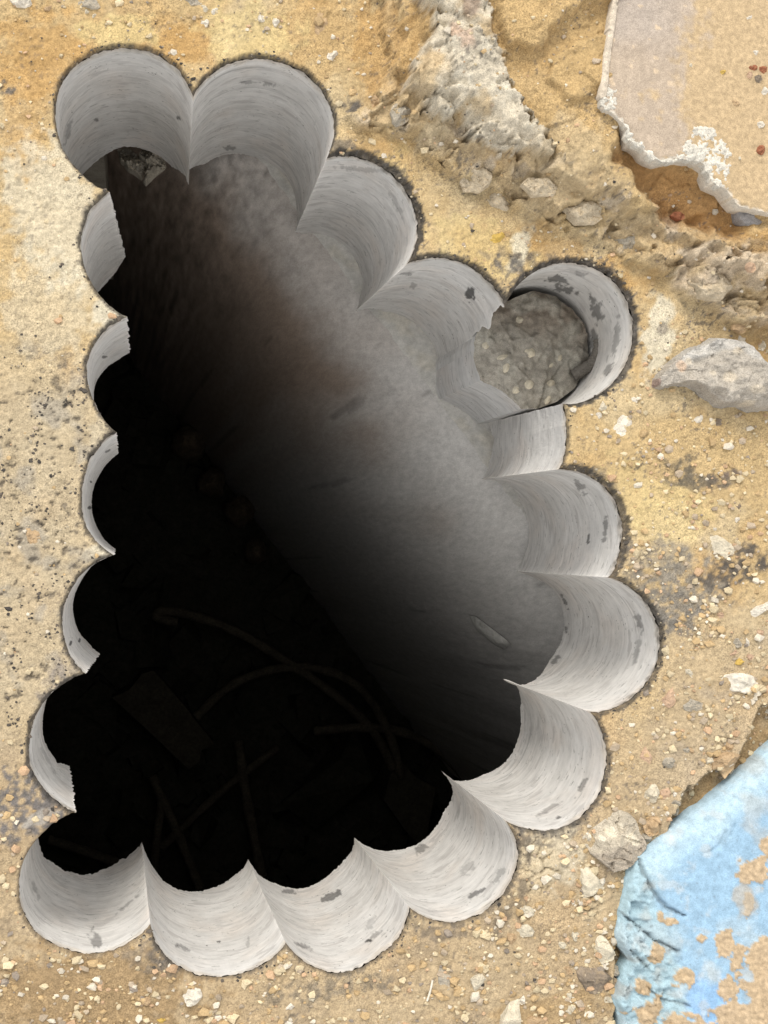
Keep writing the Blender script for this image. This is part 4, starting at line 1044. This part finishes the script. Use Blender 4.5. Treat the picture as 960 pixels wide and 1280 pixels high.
UPL = [(797,1070),(830,1052),(880,1017),(927,980),(960,950),(1130,800)]
def blue_h(px, py, d):
    up = polysdf(px, py, UPL, closed=False, far=90)[0]
    h = ZB - .013 * (1 - sst(0, 34, up)) - .006 * (1 - sst(0, 5, d))
    lf = sst(0, 1, np.clip((px - 775 - .32 * (py - 1070) * (py < 1220) - 48 * (py >= 1220) + 8 * fbm(px, py, 30, 705, 3)) / 45, 0, 1))
    h = h - .011 * (1 - lf) * sst(1060, 1090, py)
    for ln, wd, dp in ((CR1, 2.6, .006), (CR2, 2.6, .006), (CR3, 2.6, .005), (CR4, 2.2, .004), (CR5, 2.2, .002), (CR6, 2.2, .002)):
        h = h - dp * (1 - sst(0, 1, crack(px, py, ln) / (wd * np.clip(.75 + 1.3 * fbm(px, py, 16, 704, 3), .12, 2.2))))
    h = h + (1 - lf) * (.007 * (1 - np.abs(fbm(px * 1.3 + py * .6, py * 1.6 - px * .5, 26, 707, 4))) + .002 * fbm(px, py, 8, 708, 3) + .006 * facet(px, py, 24, 715) + .003 * facet(px, py, 11, 716)) * sst(0, 6, d)
    h = h + .0015 * fbm(px, py, 30, 709, 4) * (1 - .5 * lf) + .0004 * fbm(px, py, 6, 710, 2)
    bumps = np.clip(fbm(px * 1.4 - py * .7, py * .9 + px * .5, 14, 712, 3) - .25, 0, 1) * (1 - sst(18, 44, up)) ; h = h + .004 * bumps
    ss_ = blue_sand(px, py); h = h + ss_ * (.0015 + .0014 * fbm(px, py, 6, 714, 3))
    return h
def blue_sand(px, py):
    s = np.zeros_like(px)
    for cx, cy, rx, ry, rt in ((938,1088,26,18,-25),(960,1060,14,14,0),(853,1222,14,13,0),(822,1192,9,15,5),(876,1173,10,6,0),(902,1180,12,18,10),(945,1195,40,20,0),(975,1230,55,45,0),(930,1270,60,22,-10),(908,1236,14,14,20),(815,1268,22,18,-10),(806,1235,10,10,0),(843,1152,12,5,5),(850,1280,30,10,0),(826,1146,4,6,0),(935,1133,8,14,0),(1040,1150,60,60,0)):
        s = np.maximum(s, blob(px, py, cx, cy, rx, ry, rt, int(cx), .7))
    return sst(.42, .66, s * (1 + .35 * fbm(px, py, 9, 734, 3)))
def blue_c(px, py, d):
    up = polysdf(px, py, UPL, closed=False, far=90)[0]
    c = np.zeros(px.shape + (3,)) + np.array([.245, .37, .48])
    c = lerp(c, np.array([.355, .465, .525]), .85 * (1 - sst(14, 48, up + 10 * fbm(px, py, 40, 720, 3))))  # upper bevel painted lighter, for the light its tilt catches
    lf = 1 - sst(0, 1, np.clip((px - 788 - .36 * (py - 1070) * (py < 1220) - 54 * (py >= 1220) + 12 * fbm(px, py, 30, 721, 3)) / 36, 0, 1))
    c = lerp(c, np.array([.31, .42, .455]), .85 * lf)
    c = lerp(c, np.array([.33, .345, .33]), .6 * sst(.12, .55, fbm(px, py, 34, 722, 4)) * (lf + .25 * sst(1150, 1230, py)))
    c = lerp(c, np.array([.36, .43, .46]), .6 * sst(0, .5, fbm(px, py, 50, 723, 4)) * sst(1120, 1180, py))
    c = lerp(c, np.array([.20, .35, .55]), .7 * blob(px, py, 885, 1255, 30, 36, 10, 724, .4))
    c = lerp(c, np.array([.44, .46, .45]), .45 * sst(.25, .6, fbm(px, py, 28, 736, 4)))
    c = lerp(c, np.array([.36, .33, .27]), .4 * sst(.3, .7, fbm(px, py, 70, 737, 5)))
    c = c * (1 + .12 * fbm(px, py, 12, 726, 4))[..., None]
    for ln in (CR1, CR2, CR3, CR4): c = lerp(c, np.array([.16, .17, .17]), .45 * (1 - sst(0, 1, crack(px, py, ln) / (2.6 * np.clip(.75 + 1.3 * fbm(px, py, 16, 704, 3), .12, 2.2)))))
    c = lerp(c, np.array([.12, .11, .10]), .5 * sst(.80, .88, fbm(px, py, 7, 728, 2)) * .6)
    c = lerp(c, np.array([.41, .30, .18]), .95 * blue_sand(px, py))
    c = c * (1 + .3 * blue_sand(px, py) * fbm(px, py, 5, 733, 3))[..., None]
    c = lerp(c, np.array([.35, .31, .25]), .7 * blob(px, py, 930, 1125, 16, 20, 0, 729, .5))
    return np.clip(c, .02, .8)
V, F, cc, be = grid_patch(BL, 2.0, blue_h, ZB, blue_c)
V, F, cc = skirted(V, F, cc, be, -.03)
tag(mesh_np('painted_block', V, F, M_PAINT, col=cc, origin=at([(900, 1150)], -.03)[0]), 'sky blue painted concrete block with a fractured left edge and sand patches', 'concrete block')

# ------------------------------------------------------------------ the core left standing in one hole
ZC = -.1 * H
SP = [(645,371),(667,363),(695,370),(715,385),(730,405),(738,436),(735,460),(720,485),(697,502),(675,510),(652,511),(640,499),(627,489),(614,481),(601,475),(597,462),(595,447),(594,427),(600,405),(618,385)]
def stump_h(px, py, d):
    return ZC - .010 * (1 - sst(0, 14, d)) * (.6 + .4 * fbm(px, py, 20, 801, 2)) + .008 * fbm(px, py, 60, 802, 3) + .006 * facet(px, py, 34, 803) + .0035 * facet(px, py, 14, 805) + .003 * fbm(px, py, 20, 806, 4) + .0012 * fbm(px, py, 7, 804, 3)
def stump_c(px, py, d):
    c = np.zeros(px.shape + (3,)) + np.array([.30, .275, .23])
    c = lerp(c, np.array([.215, .175, .135]), .8 * sst(430, 385, py - .2 * (px - 660) + 12 * fbm(px, py, 30, 806, 3)))
    c = lerp(c, np.array([.34, .32, .27]), .7 * sst(0, .5, fbm(px, py, 36, 807, 4)))
    return c * (1 + .25 * fbm(px, py, 9, 808, 3))[..., None]
V, F, cc, be = grid_patch(SP, 1.7, stump_h, ZC, stump_c)
stump = empty('core_stump', at([(667, 436)], -.27 * H)[0])
tag(stump, 'broken concrete core still standing in the shallow hole on the right', 'concrete core')
mesh_np('broken_face', V, F, M_STUMP, parent=stump, col=cc, origin=V.mean(0))
ring = np.unique(be); order = np.argsort(ang(V[ring][:, :2] - V[ring][:, :2].mean(0))); ring = ring[order]
ring = ring[np.r_[True, np.linalg.norm(np.diff(V[ring], axis=0), axis=1) > 1e-5]]
n = len(ring); RV = V[ring]; nz = 14
arc = np.r_[0, np.cumsum(np.linalg.norm(np.diff(np.r_[RV, RV[:1]][:, :2], axis=0), axis=1))]
SV = []; SU = []
for j in range(nz):
    f = j / (nz - 1)
    z = RV[:, 2] * (1 - f) + (-.27 * H) * f
    for i in range(n + 1):
        SV.append((RV[i % n, 0], RV[i % n, 1], z[i % n])); SU.append((arc[i] + 71.3, z[i % n] + .2))
i_ = np.arange(nz * (n + 1)).reshape(nz, n + 1)
F2 = np.stack([i_[:-1, :-1].ravel(), i_[1:, :-1].ravel(), i_[1:, 1:].ravel(), i_[:-1, 1:].ravel()], 1)
mesh_np('drilled_side', SV, F2, M_BORE, parent=stump, uv=SU, col=np.ones((len(SV), 3)), origin=V.mean(0))
def stump_z(px, py): return float(stump_h(np.array([px * 1.]), np.array([py * 1.]), np.array([20.]))[0])
for i, (cx, cy, rx, ry, rt) in enumerate(((652,400,8,5,5),(628,447,7,4,-20),(663,441,7,6,0),(607,432,5,7,10),(661,481,6,7,20),(688,480,5,7,25),(645,487,5,5,0),(690,455,6,3,-50),(700,447,3,4,20),(633,460,4,6,10),(685,500,3,6,30),(668,370,6,4,5),(700,384,8,4,35),(726,419,4,3,0))):
    zz = stump_z(cx, cy) - (.006 if i > 10 else 0)
    V, F, cc, be = grid_patch(ell(cx, cy, rx, ry, rt, 9, 300 + i), 1.2, lambda x, y, d: zz + .0030 * sst(0, 4, d), zz)
    V, F, _ = skirted(V, F, None, be, zz - .004)
    mesh_np('aggregate', V, F, M_PALE if i < 11 else M_GREY, parent=stump, origin=V.mean(0))
rb = tube('reinforcement_bar', [at([p], z)[0] for p, z in (((716,470), ZC + .004), ((733,460), ZC + .008), ((745,450), ZC + .013), ((750,432), ZC + .018), ((749,424), ZC + .018))], .0075, M_STEEL, 10, parent=stump)

# ------------------------------------------------------------------ rubble seen below the first hole
def chunk(name, poly, z, hgt, mat, lab, seed):
    stone(name, poly, hgt, mat, lab, 'rubble', 'rubble under the first hole', z=z, seed=seed, rough_=.006, sink=0)
chunk('rubble_chunk', [(146,188),(160,182),(172,196),(184,214),(178,226),(162,216),(150,204)], -.5, .05, M_GREY, 'darker rubble chunk below the first hole in the shade', 401)
chunk('rubble_chunk', [(172,196),(180,186),(205,190),(207,210),(182,234),(178,228),(184,214)], -.48, .06, M_GREY, 'greenish grey pointed rubble chunk below the first hole', 402)

for k_, (poly, lab) in enumerate((([(546,468),(560,456),(574,462),(578,478),(566,492),(552,486)], 'rubble wedge under the ragged edge of the fourth hole'),
        ([(570,482),(584,474),(597,484),(602,500),(588,506),(576,498)], 'rubble lump at the foot of the standing core'),
        ([(560,492),(574,500),(580,514),(570,522),(558,508)], 'lowest rubble lump beside the standing core'))):
    stone('rubble_chunk', poly, .05, M_GREY, lab, 'rubble', 'rubble at the foot of the standing core', z=-.27 * H, seed=420 + k_, rough_=.004, sink=0, chip=.25)
g_ = np.random.default_rng(12)
for k_, (cx, cy, r_, lab) in enumerate(((238,556,24,'uppermost and largest of the dim rounded stones in the dark void'), (264,603,20,'second of the dim rounded stones in the void, under the largest'), (298,640,20,'third of the dim rounded stones in the void'), (316,688,16,'lowest of the dim rounded stones in the void'))):
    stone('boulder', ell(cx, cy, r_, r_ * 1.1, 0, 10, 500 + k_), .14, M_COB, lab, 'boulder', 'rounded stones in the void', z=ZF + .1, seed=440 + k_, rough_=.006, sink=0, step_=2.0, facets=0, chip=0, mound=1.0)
def void_rubble(n, seed):
    g = np.random.default_rng(seed); V = []; F = []
    X = g.uniform(x0, x1, n); Y = g.uniform(y0, y1, n); Rr = np.exp(g.normal(math.log(.017), .5, n))
    bb = np.array([(1,1,1),(1,1,-1),(1,-1,1),(1,-1,-1),(-1,1,1),(-1,1,-1),(-1,-1,1),(-1,-1,-1)], float)
    ff = np.array([(0,1,3,2),(4,6,7,5),(0,4,5,1),(2,3,7,6),(0,2,6,4),(1,5,7,3)])
    for k in range(n):
        q = bb * g.uniform(.5, 1.2, 3) + g.uniform(-.35, .35, (8, 3)); m_ = np.array(Matrix.Rotation(g.uniform(0, 6.3), 3, 'Z') @ Matrix.Rotation(g.uniform(-.6, .6), 3, 'X'))
        V.append(q @ m_.T * Rr[k] + (X[k], Y[k], ZF + Rr[k] * .6)); F.append(ff + 8 * k)
    tag(mesh_np('void_rubble', np.concatenate(V), np.concatenate(F), M_COB2, smooth=False), kind='stuff')
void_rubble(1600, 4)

# ------------------------------------------------------------------ loose gravel: too fine to count
def grains(name, n, seed, kind):
    g = np.random.default_rng(seed)
    ph = (1 + 5 ** .5) / 2
    base = np.array([(-1,ph,0),(1,ph,0),(-1,-ph,0),(1,-ph,0),(0,-1,ph),(0,1,ph),(0,-1,-ph),(0,1,-ph),(ph,0,-1),(ph,0,1),(-ph,0,-1),(-ph,0,1)]) / 1.9
    fc = np.array([(0,11,5),(0,5,1),(0,1,7),(0,7,10),(0,10,11),(1,5,9),(5,11,4),(11,10,2),(10,7,6),(7,1,8),(3,9,4),(3,4,2),(3,2,6),(3,6,8),(3,8,9),(4,9,5),(2,4,11),(6,2,10),(8,6,7),(9,8,1)])
    P = np.c_[g.uniform(-60, 1030 if kind == 'pale' else 860, n * 2), g.uniform(-60, 1340 if kind == 'pale' else 1240, n * 2)]
    if kind == 'dark':
        E_, _, _ = polysdf(P[:, 0], P[:, 1], OUT[::2]); lf = sst(170, 90, P[:, 0]) * sst(380, 480, P[:, 1]) * (1 - sst(860, 960, P[:, 1]))
        rimk = np.exp(-np.maximum(E_, 0) / 3.2) * (E_ > -1) * (.15 + 1.6 * sst(-.2, .5, fbm(P[:, 0], P[:, 1], 50, 77, 3)))
        pk = np.clip(rimk + .4 * lf * sst(.0, .45, fbm(P[:, 0], P[:, 1], 30, 78, 3)) + .003, 0, 1)
    dens = .25 + .75 * sst(-.1, .5, fbm(P[:, 0], P[:, 1], 70, seed, 3)) * (.35 + .65 * sst(650, 1050, P[:, 1] + .3 * P[:, 0]))
    dens = dens * (1 - .85 * sst(210, 120, P[:, 0]) * sst(150, 220, P[:, 1]) * (1 - sst(950, 1050, P[:, 1]))) * (1 - .5 * sst(500, 300, P[:, 1]))
    P = P[g.uniform(size=len(P)) < (dens if kind == 'pale' else pk)]
    D = polysdf(P[:, 0], P[:, 1], OUT[::2])[0]; P = P[D > (4 if kind == 'pale' else .6)]
    P = P[polysdf(P[:, 0], P[:, 1], np.array(BL))[0] > 2]
    P = P[polysdf(P[:, 0], P[:, 1], np.array(SL))[0] > 2]
    n = len(P); W_ = at(P)
    iy = np.clip(np.searchsorted(gy, W_[:, 1]), 0, len(gy) - 1); ix = np.clip(np.searchsorted(gx, W_[:, 0]), 0, len(gx) - 1)
    z = HZ[iy, ix]; r = np.exp(g.normal(math.log(.00095), .4, n)) if kind == 'dark' else np.clip(np.exp(g.normal(math.log(.0012), .5, n)) * (1 + .45 * sst(600, 1000, P[:, 1] + .4 * P[:, 0])), .0006, .0046)
    V = base[None] * (1 + g.uniform(-.35, .35, (n, 12, 1))) + g.uniform(-.25, .25, (n, 12, 3))
    a = g.uniform(0, 6.28, n); c, s = np.cos(a)[:, None], np.sin(a)[:, None]
    X = V[..., 0] * c - V[..., 1] * s; Y = V[..., 0] * s + V[..., 1] * c
    V = np.stack([X * 1.2, Y, V[..., 2] * .75], -1) * r[:, None, None] + np.stack([W_[:, 0], W_[:, 1], z + r * .25], -1)[:, None]
    pal = np.array([(.52, .43, .28), (.42, .30, .16), (.56, .50, .40), (.36, .29, .21), (.46, .31, .19), (.25, .21, .17)])
    C = pal[g.choice(6, n, p=[.3, .28, .14, .14, .1, .04])] * g.uniform(.8, 1.15, (n, 1))
    if kind == 'dark': C = np.array([(.075, .066, .056), (.12, .10, .08), (.05, .045, .04), (.34, .29, .21)])[g.choice(4, n, p=[.4, .3, .2, .1])]; V[..., 2] -= r[:, None] * .35
    F = (fc[None] + 12 * np.arange(n)[:, None, None]).reshape(-1, 3)
    return tag(mesh_np(name, V.reshape(-1, 3), F, M_GRAVEL, smooth=False, col=np.repeat(C, 12, 0)), kind='stuff')
grains('gravel', 17000, 5, 'pale')
grains('dark_grit', 50000, 8, 'dark')
